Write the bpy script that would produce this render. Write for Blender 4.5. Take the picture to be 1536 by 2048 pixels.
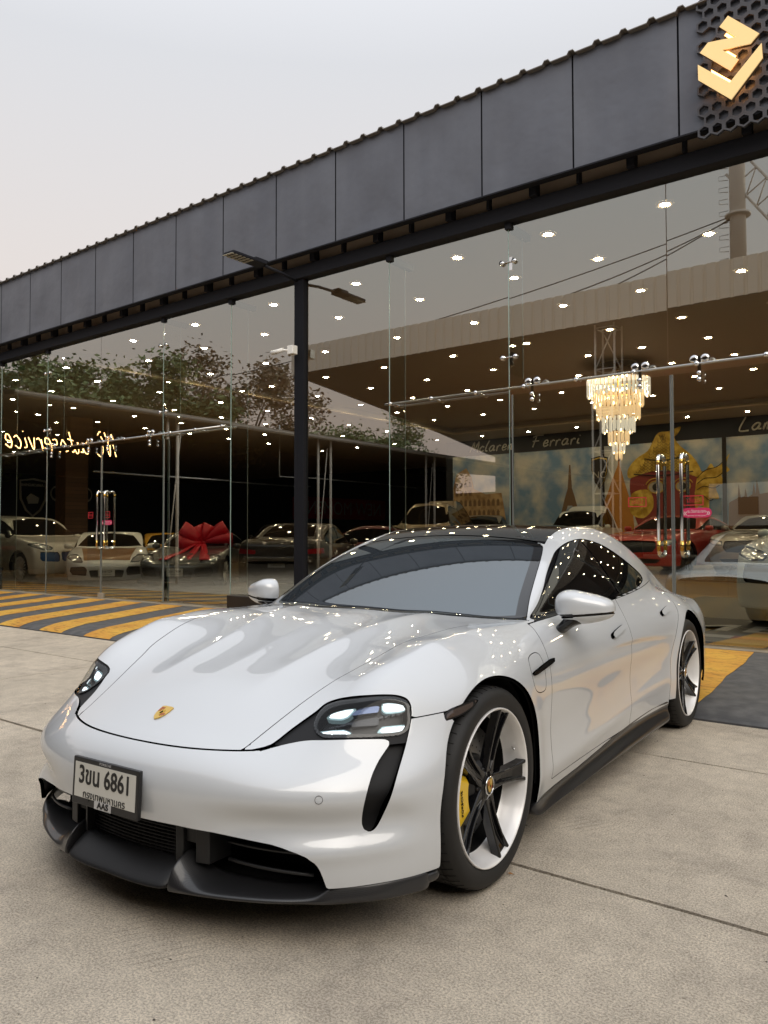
H_STEP = .0125
import bpy, bmesh, math, random
import numpy as np
from mathutils import Vector, Matrix
R_ = math.radians
rnd = random.Random(7)
for _o in list(bpy.data.objects):
    bpy.data.objects.remove(_o)
scene = bpy.context.scene
COL = scene.collection

# ------------------------------------------------------------ camera, world, sun, exposure
# world axes: X along the showroom front (to the right), Y into the showroom, Z up; the photographer stands at X = Y = 0
FPX, PITCH, ROLL, CAMH = 1578.3, 0.0318, -0.0021, 1.2642
FACADE = math.atan2(2048.0, FPX)          # angle between the view axis and the facade's left
cam_d = bpy.data.cameras.new('camera')
cam_d.sensor_fit = 'VERTICAL'
cam_d.sensor_height = 36.0
cam_d.lens = FPX / 2048 * 36.0
cam_d.clip_start = 0.05
cam_d.clip_end = 900
cam = bpy.data.objects.new('camera', cam_d)
COL.objects.link(cam)
VA = math.pi - FACADE                      # azimuth of the view axis from +X
cam.location = (0, 0, CAMH)
_fw = Vector((math.cos(VA) * math.cos(PITCH), math.sin(VA) * math.cos(PITCH), math.sin(PITCH)))
cam.rotation_euler = (_fw.to_track_quat('-Z', 'Y').to_matrix() @ Matrix.Rotation(ROLL, 3, 'Z')).to_euler()
scene.camera = cam

W = bpy.data.worlds.new('World')
scene.world = W
W.use_nodes = True
nt = W.node_tree
for n in list(nt.nodes):
    nt.nodes.remove(n)
wo = nt.nodes.new('ShaderNodeOutputWorld')
bg = nt.nodes.new('ShaderNodeBackground')
sky = nt.nodes.new('ShaderNodeTexSky')
sky.sky_type = 'NISHITA'
sky.sun_disc = False
SUN_EL, SUN_AZ = R_(36), R_(-38)           # where the hazy sun stands (azimuth from +X, counter-clockwise)
sky.sun_elevation = SUN_EL
sky.sun_rotation = math.pi / 2 - SUN_AZ
sky.dust_density = 6.0
sky.air_density = 1.0
sky.ozone_density = 1.0
hs = nt.nodes.new('ShaderNodeHueSaturation')
hs.inputs['Saturation'].default_value = 0.35
mx = nt.nodes.new('ShaderNodeMix')
mx.data_type = 'RGBA'
mx.inputs[0].default_value = 0.75
# thin even overcast: warm near the horizon, cool grey overhead
tc = nt.nodes.new('ShaderNodeTexCoord')
sp = nt.nodes.new('ShaderNodeSeparateXYZ')
rp = nt.nodes.new('ShaderNodeValToRGB')
rp.color_ramp.elements[0].position = 0.0
rp.color_ramp.elements[0].color = (10.0, 7.0, 5.8, 1)
rp.color_ramp.elements[1].position = 1.0
rp.color_ramp.elements[1].color = (17.5, 18.2, 19.6, 1)   # an overcast dome is about three times brighter overhead than low down
e = rp.color_ramp.elements.new(0.30)
e.color = (9.3, 8.5, 8.05, 1)
e = rp.color_ramp.elements.new(0.52)
e.color = (8.85, 8.95, 9.3, 1)
nt.links.new(tc.outputs['Generated'], sp.inputs[0])
nt.links.new(sp.outputs['Z'], rp.inputs[0])
nt.links.new(sky.outputs[0], hs.inputs['Color'])
nt.links.new(hs.outputs[0], mx.inputs[6])
nt.links.new(rp.outputs[0], mx.inputs[7])
nt.links.new(mx.outputs[2], bg.inputs['Color'])
bg.inputs['Strength'].default_value = 0.103
nt.links.new(bg.outputs[0], wo.inputs['Surface'])

sun_d = bpy.data.lights.new('sun', 'SUN')
sun_d.energy = 1.9
sun_d.angle = R_(58)
sun_d.color = (1.0, 0.90, 0.77)
sun = bpy.data.objects.new('sun', sun_d)
sun.rotation_euler = Vector((math.cos(SUN_AZ) * math.cos(SUN_EL), math.sin(SUN_AZ) * math.cos(SUN_EL), math.sin(SUN_EL))).to_track_quat('Z', 'Y').to_euler()
COL.objects.link(sun)

scene.view_settings.view_transform = 'Standard'
scene.view_settings.look = 'None'
scene.view_settings.exposure = 0.0
scene.view_settings.gamma = 1.0
scene.render.engine = 'CYCLES'
scene.cycles.max_bounces = 10
scene.cycles.diffuse_bounces = 3
scene.cycles.glossy_bounces = 5
scene.cycles.transparent_max_bounces = 24
scene.cycles.transmission_bounces = 6
scene.cycles.caustics_reflective = False
scene.cycles.caustics_refractive = False
scene.cycles.sample_clamp_indirect = 4.0
scene.cycles.use_denoising = True

# ------------------------------------------------------------ materials
MATS = {}
def mat(name, col=(.5, .5, .5), rough=.5, metal=0.0, coat=0.0, ior=1.5, emit=None, es=0.0, spec=None, alpha=None, coat_rough=.02, trans=0.0):
    if name in MATS:
        return MATS[name]
    m = bpy.data.materials.new(name)
    m.use_nodes = True
    b = m.node_tree.nodes['Principled BSDF']
    b.inputs['Base Color'].default_value = (*col, 1)
    b.inputs['Roughness'].default_value = rough
    b.inputs['Metallic'].default_value = metal
    b.inputs['Coat Weight'].default_value = coat
    b.inputs['Coat Roughness'].default_value = coat_rough
    b.inputs['IOR'].default_value = ior
    if spec is not None:
        b.inputs['Specular IOR Level'].default_value = spec
    if trans:
        b.inputs['Transmission Weight'].default_value = trans
    if emit is not None:
        b.inputs['Emission Color'].default_value = (*emit, 1)
        b.inputs['Emission Strength'].default_value = es
    if alpha is not None:
        b.inputs['Alpha'].default_value = alpha
    MATS[name] = m
    return m
def bsdf(m):
    return m.node_tree.nodes['Principled BSDF']
def noise_bump(m, scale=40, strength=.2, dist=.01, detail=6, coord='Object'):
    nt = m.node_tree
    t = nt.nodes.new('ShaderNodeTexCoord'); n = nt.nodes.new('ShaderNodeTexNoise'); b = nt.nodes.new('ShaderNodeBump')
    n.inputs['Scale'].default_value = scale; n.inputs['Detail'].default_value = detail
    b.inputs['Strength'].default_value = strength; b.inputs['Distance'].default_value = dist
    nt.links.new(t.outputs[coord], n.inputs['Vector']); nt.links.new(n.outputs['Fac'], b.inputs['Height'])
    nt.links.new(b.outputs[0], bsdf(m).inputs['Normal'])
    return n
def noise_color(m, c1, c2, scale=5, detail=6, lo=.35, hi=.65, coord='Object', stretch=(1, 1, 1)):
    nt = m.node_tree
    t = nt.nodes.new('ShaderNodeTexCoord'); mp = nt.nodes.new('ShaderNodeMapping'); n = nt.nodes.new('ShaderNodeTexNoise'); r = nt.nodes.new('ShaderNodeValToRGB')
    mp.inputs['Scale'].default_value = stretch
    n.inputs['Scale'].default_value = scale; n.inputs['Detail'].default_value = detail
    r.color_ramp.elements[0].position = lo; r.color_ramp.elements[0].color = (*c1, 1)
    r.color_ramp.elements[1].position = hi; r.color_ramp.elements[1].color = (*c2, 1)
    nt.links.new(t.outputs[coord], mp.inputs[0]); nt.links.new(mp.outputs[0], n.inputs['Vector']); nt.links.new(n.outputs['Fac'], r.inputs[0])
    nt.links.new(r.outputs[0], bsdf(m).inputs['Base Color'])
    return r

# ------------------------------------------------------------ objects
def link_mesh(name, me, parent=None, m=None):
    o = bpy.data.objects.new(name, me)
    COL.objects.link(o)
    if m is not None:
        if isinstance(m, (list, tuple)):
            for q in m:
                me.materials.append(q)
        else:
            me.materials.append(m)
    if parent is not None:
        o.parent = parent
    return o
def tag(o, label=None, cat=None, group=None, kind=None):
    if label: o['label'] = label
    if cat: o['category'] = cat
    if group: o['group'] = group
    if kind: o['kind'] = kind
    return o
def empty(name, loc=(0, 0, 0), rz=0.0):
    o = bpy.data.objects.new(name, None)
    o.empty_display_size = .2
    COL.objects.link(o)
    o.location = loc
    o.rotation_euler = (0, 0, rz)
    return o
def copy_tree(o, parent=None):
    c = o.copy(); COL.objects.link(c); c.parent = parent
    for ch in o.children:
        copy_tree(ch, c)
    return c

class MB:
    """collects boxes, prisms, tubes, lathes into one mesh"""
    def __init__(self):
        self.v = []; self.f = []; self.mi = []; self.sm = []
    def add(self, vs, fs, mi=0, sm=False):
        n = len(self.v)
        self.v += [tuple(map(float, p)) for p in vs]
        self.f += [tuple(n + i for i in f) for f in fs]
        self.mi += [mi] * len(fs); self.sm += [sm] * len(fs)
        return self
    def box(self, c, s, rz=0.0, mi=0, M=None):
        x, y, z = s[0] / 2, s[1] / 2, s[2] / 2
        vs = [(-x, -y, -z), (x, -y, -z), (x, y, -z), (-x, y, -z), (-x, -y, z), (x, -y, z), (x, y, z), (-x, y, z)]
        mm = M if M is not None else Matrix.Rotation(rz, 3, 'Z')
        vs = [tuple(mm @ Vector(p) + Vector(c)) for p in vs]
        return self.add(vs, [(0, 3, 2, 1), (4, 5, 6, 7), (0, 1, 5, 4), (1, 2, 6, 5), (2, 3, 7, 6), (3, 0, 4, 7)], mi)
    def bx(self, x0, x1, y0, y1, z0, z1, mi=0):
        return self.box(((x0 + x1) / 2, (y0 + y1) / 2, (z0 + z1) / 2), (x1 - x0, y1 - y0, z1 - z0), 0, mi)
    def prism(self, pts, axis, a, b, mi=0, sm=False):
        """2D polygon extruded along axis from a to b. axis 'x': pts=(y,z); 'y': (x,z); 'z': (x,y)"""
        n = len(pts)
        def P(p, t):
            return {'x': (t, p[0], p[1]), 'y': (p[0], t, p[1]), 'z': (p[0], p[1], t)}[axis]
        vs = [P(p, a) for p in pts] + [P(p, b) for p in pts]
        fs = [tuple(range(n))[::-1], tuple(range(n, 2 * n))] + [(i, (i + 1) % n, n + (i + 1) % n, n + i) for i in range(n)]
        return self.add(vs, fs, mi, sm)
    def tube(self, pts, r, n=8, mi=0, caps=True, close=False):
        pts = [Vector(p) for p in pts]
        rs = r if isinstance(r, (list, tuple)) else [r] * len(pts)
        rings = []; prev = None
        for i, p in enumerate(pts):
            if i == 0: d = pts[1] - p
            elif i == len(pts) - 1: d = p - pts[i - 1]
            else: d = (pts[i + 1] - p).normalized() + (p - pts[i - 1]).normalized()
            d.normalize()
            if prev is None:
                a = Vector((0, 0, 1)) if abs(d.z) < .9 else Vector((1, 0, 0))
                u = d.cross(a).normalized()
            else:
                u = (prev - d * prev.dot(d)).normalized()
            prev = u
            w = d.cross(u)
            rings.append([p + (u * math.cos(2 * math.pi * k / n) + w * math.sin(2 * math.pi * k / n)) * rs[i] for k in range(n)])
        vs = [q for rg in rings for q in rg]
        fs = []
        for i in range(len(pts) - 1):
            for k in range(n):
                fs.append((i * n + k, i * n + (k + 1) % n, (i + 1) * n + (k + 1) % n, (i + 1) * n + k))
        if caps:
            fs.append(tuple(range(n))[::-1]); fs.append(tuple((len(pts) - 1) * n + k for k in range(n)))
        return self.add(vs, fs, mi, True)
    def lathe(self, prof, n=32, axis='z', c=(0, 0, 0), mi=0, sm=True, cap=False, a0=0.0, a1=2 * math.pi):
        """prof = [(r,h)...] revolved about an axis through c"""
        full = abs(a1 - a0 - 2 * math.pi) < 1e-6
        m = n if full else n + 1
        vs = []
        for (r, h) in prof:
            for k in range(m):
                a = a0 + (a1 - a0) * k / n
                p = (r * math.cos(a), r * math.sin(a), h)
                if axis == 'y': p = (p[0], p[2], p[1])
                if axis == 'x': p = (p[2], p[0], p[1])
                vs.append((p[0] + c[0], p[1] + c[1], p[2] + c[2]))
        fs = []
        for i in range(len(prof) - 1):
            for k in range(n):
                k2 = (k + 1) % m
                fs.append((i * m + k, i * m + k2, (i + 1) * m + k2, (i + 1) * m + k))
        if cap:
            fs.append(tuple(range(m))); fs.append(tuple((len(prof) - 1) * m + k for k in range(m)))
        return self.add(vs, fs, mi, sm)
    def build(self, name, m=None, parent=None, bevel=0.0, seg=2, recalc=True, weld=False):
        me = bpy.data.meshes.new(name)
        me.from_pydata(self.v, [], self.f)
        me.polygons.foreach_set('material_index', self.mi)
        me.polygons.foreach_set('use_smooth', self.sm)
        if recalc or weld:
            bm = bmesh.new(); bm.from_mesh(me)
            if weld: bmesh.ops.remove_doubles(bm, verts=bm.verts, dist=1e-5)
            bmesh.ops.recalc_face_normals(bm, faces=bm.faces)
            bm.to_mesh(me); bm.free()
        o = link_mesh(name, me, parent, m)
        if bevel:
            bv = o.modifiers.new('bevel', 'BEVEL'); bv.width = bevel; bv.segments = seg; bv.limit_method = 'ANGLE'
            for p in me.polygons: p.use_smooth = True
            bv.harden_normals = True
        return o

def text_mesh(name, s, size, m, parent, M, extrude=.0008, align='CENTER', squeeze=1.0, bold=0.0, shear=0.0):
    """lettering turned into a mesh; M places its local XY plane"""
    cu = bpy.data.curves.new(name, 'FONT')
    cu.body = s; cu.size = size; cu.extrude = extrude; cu.align_x = align; cu.align_y = 'CENTER'; cu.offset = bold; cu.shear = shear
    cu.resolution_u = 3
    t = bpy.data.objects.new(name, cu)
    COL.objects.link(t)
    dg = bpy.context.evaluated_depsgraph_get()
    me = bpy.data.meshes.new_from_object(t.evaluated_get(dg))
    bpy.data.objects.remove(t)
    me.transform(M @ Matrix.Diagonal((squeeze, 1, 1, 1)))
    me.name = name
    me.materials.clear()
    return link_mesh(name, me, parent, m)
def frame3(o, ex, ey):
    ex = Vector(ex).normalized(); ey = Vector(ey).normalized(); ez = ex.cross(ey)
    M = Matrix.Identity(4)
    for i in range(3):
        M[i][0] = ex[i]; M[i][1] = ey[i]; M[i][2] = ez[i]; M[i][3] = o[i]
    return M
# ------------------------------------------------------------ smooth surface kit: implicit bodywork, polygonised and cut into panels
def spl(pts, lin=False):
    """natural cubic spline through (x, y) knots, as a fast lookup"""
    pts = sorted(pts)
    x = np.array([p[0] for p in pts], float); y = np.array([p[1] for p in pts], float)
    xs = np.linspace(x[0], x[-1], 4001)
    if lin or len(x) < 3:
        ys = np.interp(xs, x, y)
    else:
        n = len(x); h = np.diff(x); A = np.eye(n); b = np.zeros(n)
        for i in range(1, n - 1):
            A[i, i - 1] = h[i - 1]; A[i, i] = 2 * (h[i - 1] + h[i]); A[i, i + 1] = h[i]
            b[i] = 3 * ((y[i + 1] - y[i]) / h[i] - (y[i] - y[i - 1]) / h[i - 1])
        c = np.linalg.solve(A, b)
        k = np.clip(np.searchsorted(x, xs) - 1, 0, n - 2)
        dx = xs - x[k]
        bb = (y[k + 1] - y[k]) / h[k] - h[k] * (2 * c[k] + c[k + 1]) / 3
        dd = (c[k + 1] - c[k]) / (3 * h[k])
        ys = y[k] + bb * dx + c[k] * dx ** 2 + dd * dx ** 3
    s0 = (ys[1] - ys[0]) / (xs[1] - xs[0]); s1 = (ys[-1] - ys[-2]) / (xs[-1] - xs[-2])
    def f(t):
        t = np.asarray(t, float)
        r = np.interp(t, xs, ys)
        return r + np.minimum(t - xs[0], 0) * s0 + np.maximum(t - xs[-1], 0) * s1
    return f
def smax(a, b, k):
    h = np.maximum(k - np.abs(a - b), 0) / k
    return np.maximum(a, b) + h * h * h * k / 6
def smin(a, b, k):
    h = np.maximum(k - np.abs(a - b), 0) / k
    return np.minimum(a, b) - h * h * h * k / 6
def sstep(a, b, x):
    t = np.clip((x - a) / (b - a), 0, 1)
    return t * t * (3 - 2 * t)
def gauss(x, s):
    return np.exp(-(x / s) ** 2)

class Surf:
    def __init__(self, V, N, T):
        self.V, self.N, self.T = V, N, T
    def clip(self, s):
        """the part where the per-vertex scalar s > 0, cut exactly along s = 0"""
        s = np.where(np.abs(s) < 1e-7, 1e-7, s)
        T = self.T; pos = s > 0; cnt = pos[T].sum(1)
        full = T[cnt == 3]; part = T[(cnt > 0) & (cnt < 3)]
        V, N = self.V, self.N
        if len(part):
            E = np.sort(np.concatenate([part[:, [0, 1]], part[:, [1, 2]], part[:, [2, 0]]]), 1)
            E = E[pos[E[:, 0]] != pos[E[:, 1]]]
            E = np.unique(E, axis=0)
            t = (s[E[:, 0]] / (s[E[:, 0]] - s[E[:, 1]]))[:, None]
            nv = V[E[:, 0]] * (1 - t) + V[E[:, 1]] * t
            nn = N[E[:, 0]] * (1 - t) + N[E[:, 1]] * t
            nn /= np.linalg.norm(nn, axis=1)[:, None] + 1e-12
            base = len(V); M = int(len(V)) + 1
            key = E[:, 0].astype(np.int64) * M + E[:, 1]
            def eid(a, b):
                lo = np.minimum(a, b).astype(np.int64); hi = np.maximum(a, b)
                return base + np.searchsorted(key, lo * M + hi)
            V = np.vstack([V, nv]); N = np.vstack([N, nn]); out = [full]
            c1 = part[pos[part].sum(1) == 1]; c2 = part[pos[part].sum(1) == 2]
            if len(c1):
                k = pos[c1].argmax(1); r = np.arange(len(c1))
                a, b, c = c1[r, k], c1[r, (k + 1) % 3], c1[r, (k + 2) % 3]
                out.append(np.c_[a, eid(a, b), eid(a, c)])
            if len(c2):
                k = (~pos[c2]).argmax(1); r = np.arange(len(c2))
                a, b, c = c2[r, k], c2[r, (k + 1) % 3], c2[r, (k + 2) % 3]
                ab, ac = eid(a, b), eid(a, c)
                out.append(np.c_[ab, b, c]); out.append(np.c_[ab, c, ac])
            T = np.vstack(out)
        else:
            T = full
        return Surf(V, N, T).compact()
    def compact(self):
        u, inv = np.unique(self.T, return_inverse=True)
        return Surf(self.V[u], self.N[u], inv.reshape(self.T.shape))
    def border(self):
        T = self.T
        E = np.concatenate([T[:, [0, 1]], T[:, [1, 2]], T[:, [2, 0]]])
        S = np.sort(E, 1); _, idx, c = np.unique(S, axis=0, return_index=True, return_counts=True)
        return E[idx[c == 1]]
    def offset(self, d):
        return Surf(self.V + self.N * d, self.N, self.T)
    def islands_keep(self, fn):
        return self
    def build(self, name, m, parent, rim=0.0, rim_keep=None):
        """mesh with exact normals; rim folds the panel's edge inwards by that depth"""
        if len(self.T) == 0:
            return None
        V, N, T = self.V, self.N, self.T
        nT = len(T)
        if rim:
            E = self.border()
            if rim_keep is not None and len(E):
                mid = (V[E[:, 0]] + V[E[:, 1]]) / 2
                E = E[rim_keep(mid)]
            if len(E):
                u, inv = np.unique(E, return_inverse=True); inv = inv.reshape(E.shape)
                # duplicate edge vertices: a small rolled edge then the fold
                n0 = len(V); k = len(u)
                din = -N[u]
                V = np.vstack([V, V[u], V[u] + din * rim])
                # rim normals: along edge x inward
                tv = self.V[E[:, 1]] - self.V[E[:, 0]]
                fn = np.cross(tv, -self.N[E[:, 0]]); fn /= np.linalg.norm(fn, axis=1)[:, None] + 1e-12
                acc = np.zeros((k, 3))
                np.add.at(acc, inv[:, 0], fn); np.add.at(acc, inv[:, 1], fn)
                acc /= np.linalg.norm(acc, axis=1)[:, None] + 1e-12
                N = np.vstack([N, acc, acc])
                a, b = n0 + inv[:, 0], n0 + inv[:, 1]
                T = np.vstack([T, np.c_[b, a, a + k], np.c_[b, a + k, b + k]])
        me = bpy.data.meshes.new(name)
        me.vertices.add(len(V)); me.vertices.foreach_set('co', V.astype(np.float32).ravel())
        me.loops.add(len(T) * 3); me.loops.foreach_set('vertex_index', T.astype(np.int32).ravel())
        me.polygons.add(len(T)); me.polygons.foreach_set('loop_start', np.arange(0, len(T) * 3, 3, dtype=np.int32))
        me.polygons.foreach_set('use_smooth', np.ones(len(T), bool))
        me.update(calc_edges=True); me.validate()
        if len(me.vertices) == len(N):
            me.normals_split_custom_set_from_vertices(N.astype(np.float32))
        return link_mesh(name, me, parent, m)

def grad(f, P, e=.003):
    g = np.empty_like(P)
    for i in range(3):
        d = np.zeros(3); d[i] = e
        g[:, i] = (f(*(P + d).T) - f(*(P - d).T)) / (2 * e)
    return g
def surf_net(f, lo, hi, h, it=4, ge=.004):
    lo = np.array(lo, float); n = np.ceil((np.array(hi) - lo) / h).astype(int)
    q = 4
    n = (n // q + 1) * q
    ax = [lo[i] + h * np.arange(n[i]) for i in range(3)]
    cx = [lo[i] + h * (q * np.arange(n[i] // q) + (q - 1) / 2) for i in range(3)]
    C = np.meshgrid(*cx, indexing='ij')
    fc = f(C[0].ravel(), C[1].ravel(), C[2].ravel()).reshape(C[0].shape)
    F = fc.repeat(q, 0).repeat(q, 1).repeat(q, 2)
    near = np.abs(F) < h * q * 2.6
    I = np.nonzero(near)
    F[I] = f(ax[0][I[0]], ax[1][I[1]], ax[2][I[2]])
    S = F < 0
    c = S[:-1, :-1, :-1].astype(np.int8)
    cnt = np.zeros(c.shape, np.int8)
    for a in (0, 1):
        for b in (0, 1):
            for d in (0, 1):
                cnt += S[a:n[0] - 1 + a, b:n[1] - 1 + b, d:n[2] - 1 + d]
    act = (cnt > 0) & (cnt < 8)
    idx = -np.ones(act.shape, int); A = np.nonzero(act); idx[A] = np.arange(len(A[0]))
    acc = np.zeros((len(A[0]), 3)); num = np.zeros(len(A[0]))
    base = np.c_[A[0], A[1], A[2]]
    offs = [(a, b, d) for a in (0, 1) for b in (0, 1) for d in (0, 1)]
    for o in offs:
        for k in range(3):
            if o[k] == 0:
                o2 = list(o); o2[k] = 1
                f1 = F[A[0] + o[0], A[1] + o[1], A[2] + o[2]]; f2 = F[A[0] + o2[0], A[1] + o2[1], A[2] + o2[2]]
                m = (f1 < 0) != (f2 < 0)
                t = np.where(m, f1 / np.where(m, f1 - f2, 1), 0)
                p = np.array(o, float)[None] + t[:, None] * np.eye(3)[k][None]
                acc += p * m[:, None]; num += m
    P = lo + h * (base + acc / num[:, None])
    P0 = P.copy()
    for _ in range(it):
        g = grad(f, P, ge); fv = f(*P.T)
        P = P - g * (np.clip(fv, -h, h) / np.maximum((g ** 2).sum(1), .05))[:, None]
    P = P0 + np.clip(P - P0, -h * .9, h * .9)
    N = grad(f, P, ge); N /= np.linalg.norm(N, axis=1)[:, None] + 1e-12
    quads = []
    for k in range(3):
        a = [slice(0, n[j] - (1 if j == k else 0)) for j in range(3)]
        b = [slice(1 if j == k else 0, n[j]) for j in range(3)]
        S1, S2 = S[tuple(a)], S[tuple(b)]
        for flip in (False, True):
            m = (S1 & ~S2) if not flip else (~S1 & S2)
            I = np.array(np.nonzero(m)).T
            i1, i2 = (k + 1) % 3, (k + 2) % 3
            I = I[(I[:, i1] > 0) & (I[:, i2] > 0) & (I[:, i1] < n[i1] - 1) & (I[:, i2] < n[i2] - 1)]
            def cell(da, db):
                J = I.copy(); J[:, i1] -= da; J[:, i2] -= db
                return idx[J[:, 0], J[:, 1], J[:, 2]]
            Q = np.c_[cell(0, 0), cell(1, 0), cell(1, 1), cell(0, 1)]
            if not flip: Q = Q[:, ::1]
            else: Q = Q[:, ::-1]
            quads.append(Q)
    Q = np.vstack(quads); Q = Q[(Q >= 0).all(1)]
    # split each quad along its shorter diagonal
    d1 = np.linalg.norm(P[Q[:, 0]] - P[Q[:, 2]], axis=1); d2 = np.linalg.norm(P[Q[:, 1]] - P[Q[:, 3]], axis=1)
    s = d1 <= d2
    T = np.vstack([Q[s][:, [0, 1, 2]], Q[s][:, [0, 2, 3]], Q[~s][:, [0, 1, 3]], Q[~s][:, [1, 2, 3]]])
    # orientation check against the normals
    fn = np.cross(P[T[:, 1]] - P[T[:, 0]], P[T[:, 2]] - P[T[:, 0]])
    w = (fn * N[T[:, 0]]).sum(1) < 0
    T[w] = T[w][:, ::-1]
    return Surf(P, N, T)

def curve2(pts, closed=True, n=10, corner=()):
    """Catmull-Rom curve through 2D points; indices in corner stay sharp"""
    P = [np.array(p, float) for p in pts]; m = len(P); out = []
    for i in range(m if closed else m - 1):
        p1, p2 = P[i], P[(i + 1) % m]
        p0 = P[(i - 1) % m] if (closed or i > 0) else p1
        p3 = P[(i + 2) % m] if (closed or i + 2 < m) else p2
        t1 = (p2 - p0) / 2 if i not in corner else (p2 - p1) * .8
        t2 = (p3 - p1) / 2 if (i + 1) % m not in corner else (p2 - p1) * .8
        L = np.linalg.norm(p2 - p1)
        for t in (t1, t2):
            l = np.linalg.norm(t)
            if l > L * 1.2: t *= L * 1.2 / l
        for k in range(n):
            s = k / n
            out.append((2 * s ** 3 - 3 * s ** 2 + 1) * p1 + (s ** 3 - 2 * s ** 2 + s) * t1 + (-2 * s ** 3 + 3 * s ** 2) * p2 + (s ** 3 - s ** 2) * t2)
    if not closed: out.append(P[-1])
    return np.array(out)
def poly_sd(Q, poly):
    """signed distance of 2D points to a closed polygon, positive inside"""
    a = poly; b = np.roll(poly, -1, 0)
    lo = poly.min(0) - .12; hi = poly.max(0) + .12
    res = -np.full(len(Q), .12)
    m = ((Q > lo) & (Q < hi)).all(1)
    q = Q[m]
    if len(q) == 0: return res
    best = np.full(len(q), 1e9); ins = np.zeros(len(q), bool)
    for i in range(len(a)):
        d = b[i] - a[i]; w = q - a[i]
        t = np.clip((w @ d) / (d @ d + 1e-12), 0, 1)
        best = np.minimum(best, ((w - t[:, None] * d) ** 2).sum(1))
        c = (a[i, 1] > q[:, 1]) != (b[i, 1] > q[:, 1])
        xi = a[i, 0] + (q[:, 1] - a[i, 1]) * (b[i, 0] - a[i, 0]) / (b[i, 1] - a[i, 1] if b[i, 1] != a[i, 1] else 1e-9)
        ins ^= c & (q[:, 0] < xi)
    best = np.sqrt(best)
    res[m] = np.where(ins, best, -best)
    return res
def line_sd(Q, pts):
    """signed distance of 2D points to an open curve, positive on its left side"""
    a = pts[:-1]; b = pts[1:]
    best = np.full(len(Q), 1e9); sg = np.ones(len(Q))
    for i in range(len(a)):
        d = b[i] - a[i]; w = Q - a[i]
        t = (w @ d) / (d @ d + 1e-12)
        if i == 0: t = np.minimum(t, 1)
        elif i == len(a) - 1: t = np.maximum(t, 0)
        else: t = np.clip(t, 0, 1)
        r = w - t[:, None] * d
        D = (r ** 2).sum(1); c = d[0] * w[:, 1] - d[1] * w[:, 0]
        u = D < best - 1e-12
        best[u] = D[u]; sg[u] = np.where(c[u] >= 0, 1, -1)
    return np.sqrt(best) * sg
# ------------------------------------------------------------ the pale grey electric saloon in front
CU, CV, CYAW = -0.3836, 3.4334, 0.5970
def uv2world(u, v):
    return (u * math.sin(FACADE) - v * math.cos(FACADE), u * math.cos(FACADE) + v * math.sin(FACADE))
HX, HY = uv2world(CU, CV)
_f = uv2world(-math.sin(CYAW), -math.cos(CYAW))
HRZ = math.atan2(_f[1], _f[0])

zc = spl([(1.0, .50), (.93, .545), (.865, .583), (.76, .624), (.70, .652), (.6, .700), (.5, .738), (.4, .766), (.3, .792), (.2, .817), (.1, .842), (0, .865), (-.1, .886), (-.2, .902), (-.3, .913), (-.45, .920), (-.7, .915), (-1.2, .90), (-2.5, .90), (-3.0, .885), (-3.4, .86), (-3.7, .84), (-4.1, .80)])
crest = spl([(1.0, .0), (.8, .0), (.65, .012), (.5, .043), (.4, .051), (.3, .043), (.2, .036), (.1, .028), (0, .014), (-.15, .002), (-.35, -.012), (-.6, -.006), (-.9, .02), (-1.6, .035), (-2.4, .035), (-2.9, .03), (-3.4, .0), (-4.1, .0)])
drp = spl([(1.0, .10), (.8, .17), (.6, .19), (.5, .15), (.4, .09), (.3, .045), (.2, .02), (.1, 0.0), (-.1, 0), (-.3, .01), (-.5, .03), (-4.1, .03)])
ycz = spl([(.9, .27), (.3, .26), (.1, .28), (0, .30), (-.1, .32), (-.2, .34), (-.5, .38)])
ycr = spl([(1.0, .70), (.6, .715), (.2, .745), (-.2, .775), (-.7, .80), (-1.5, .82), (-2.4, .82), (-3.0, .82), (-4.1, .75)])
wp = spl([(1.1, .90), (.6, .945), (.3, .962), (0, .968), (-.3, .958), (-.6, .946), (-1.0, .937), (-1.5, .934), (-2.0, .944), (-2.5, .965), (-2.9, .974), (-3.3, .951), (-3.55, .918), (-3.8, .86), (-4.1, .75)])
ins = spl([(.05, .10), (.12, .055), (.2, .028), (.28, .015), (.36, .012), (.45, .011), (.55, .008), (.62, .004), (.69, .008), (.76, .019), (.82, .037), (.87, .056), (.93, .095), (1.0, .16), (1.3, .45)])
insf = spl([(.05, .06), (.12, .035), (.2, .016), (.3, .006), (.45, .004), (.6, .0), (.7, .004), (.78, .016), (.86, .05), (.94, .11), (1.0, .18), (1.3, .5)])
xn = spl([(0, .84), (.12, .87), (.2, .895), (.28, .915), (.34, .928), (.40, .938), (.46, .940), (.50, .931), (.54, .912), (.58, .880), (.64, .80), (.72, .66), (.9, .3)])
xc = spl([(0, .90), (.12, .915), (.2, .928), (.28, .930), (.36, .925), (.45, .935), (.51, .90), (.57, .83), (.65, .755), (.74, .695), (.80, .615), (.88, .43), (1.0, .1)])
pc = spl([(0, 0), (.2, .010), (.4, .046), (.6, .118), (.7, .178), (.8, .27), (.88, .38), (.95, .52), (1.0, .70), (1.1, 1.1)])
xt = spl([(0, -3.85), (.3, -4.0), (.6, -4.04), (.9, -4.04), (1.2, -3.95)])
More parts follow.
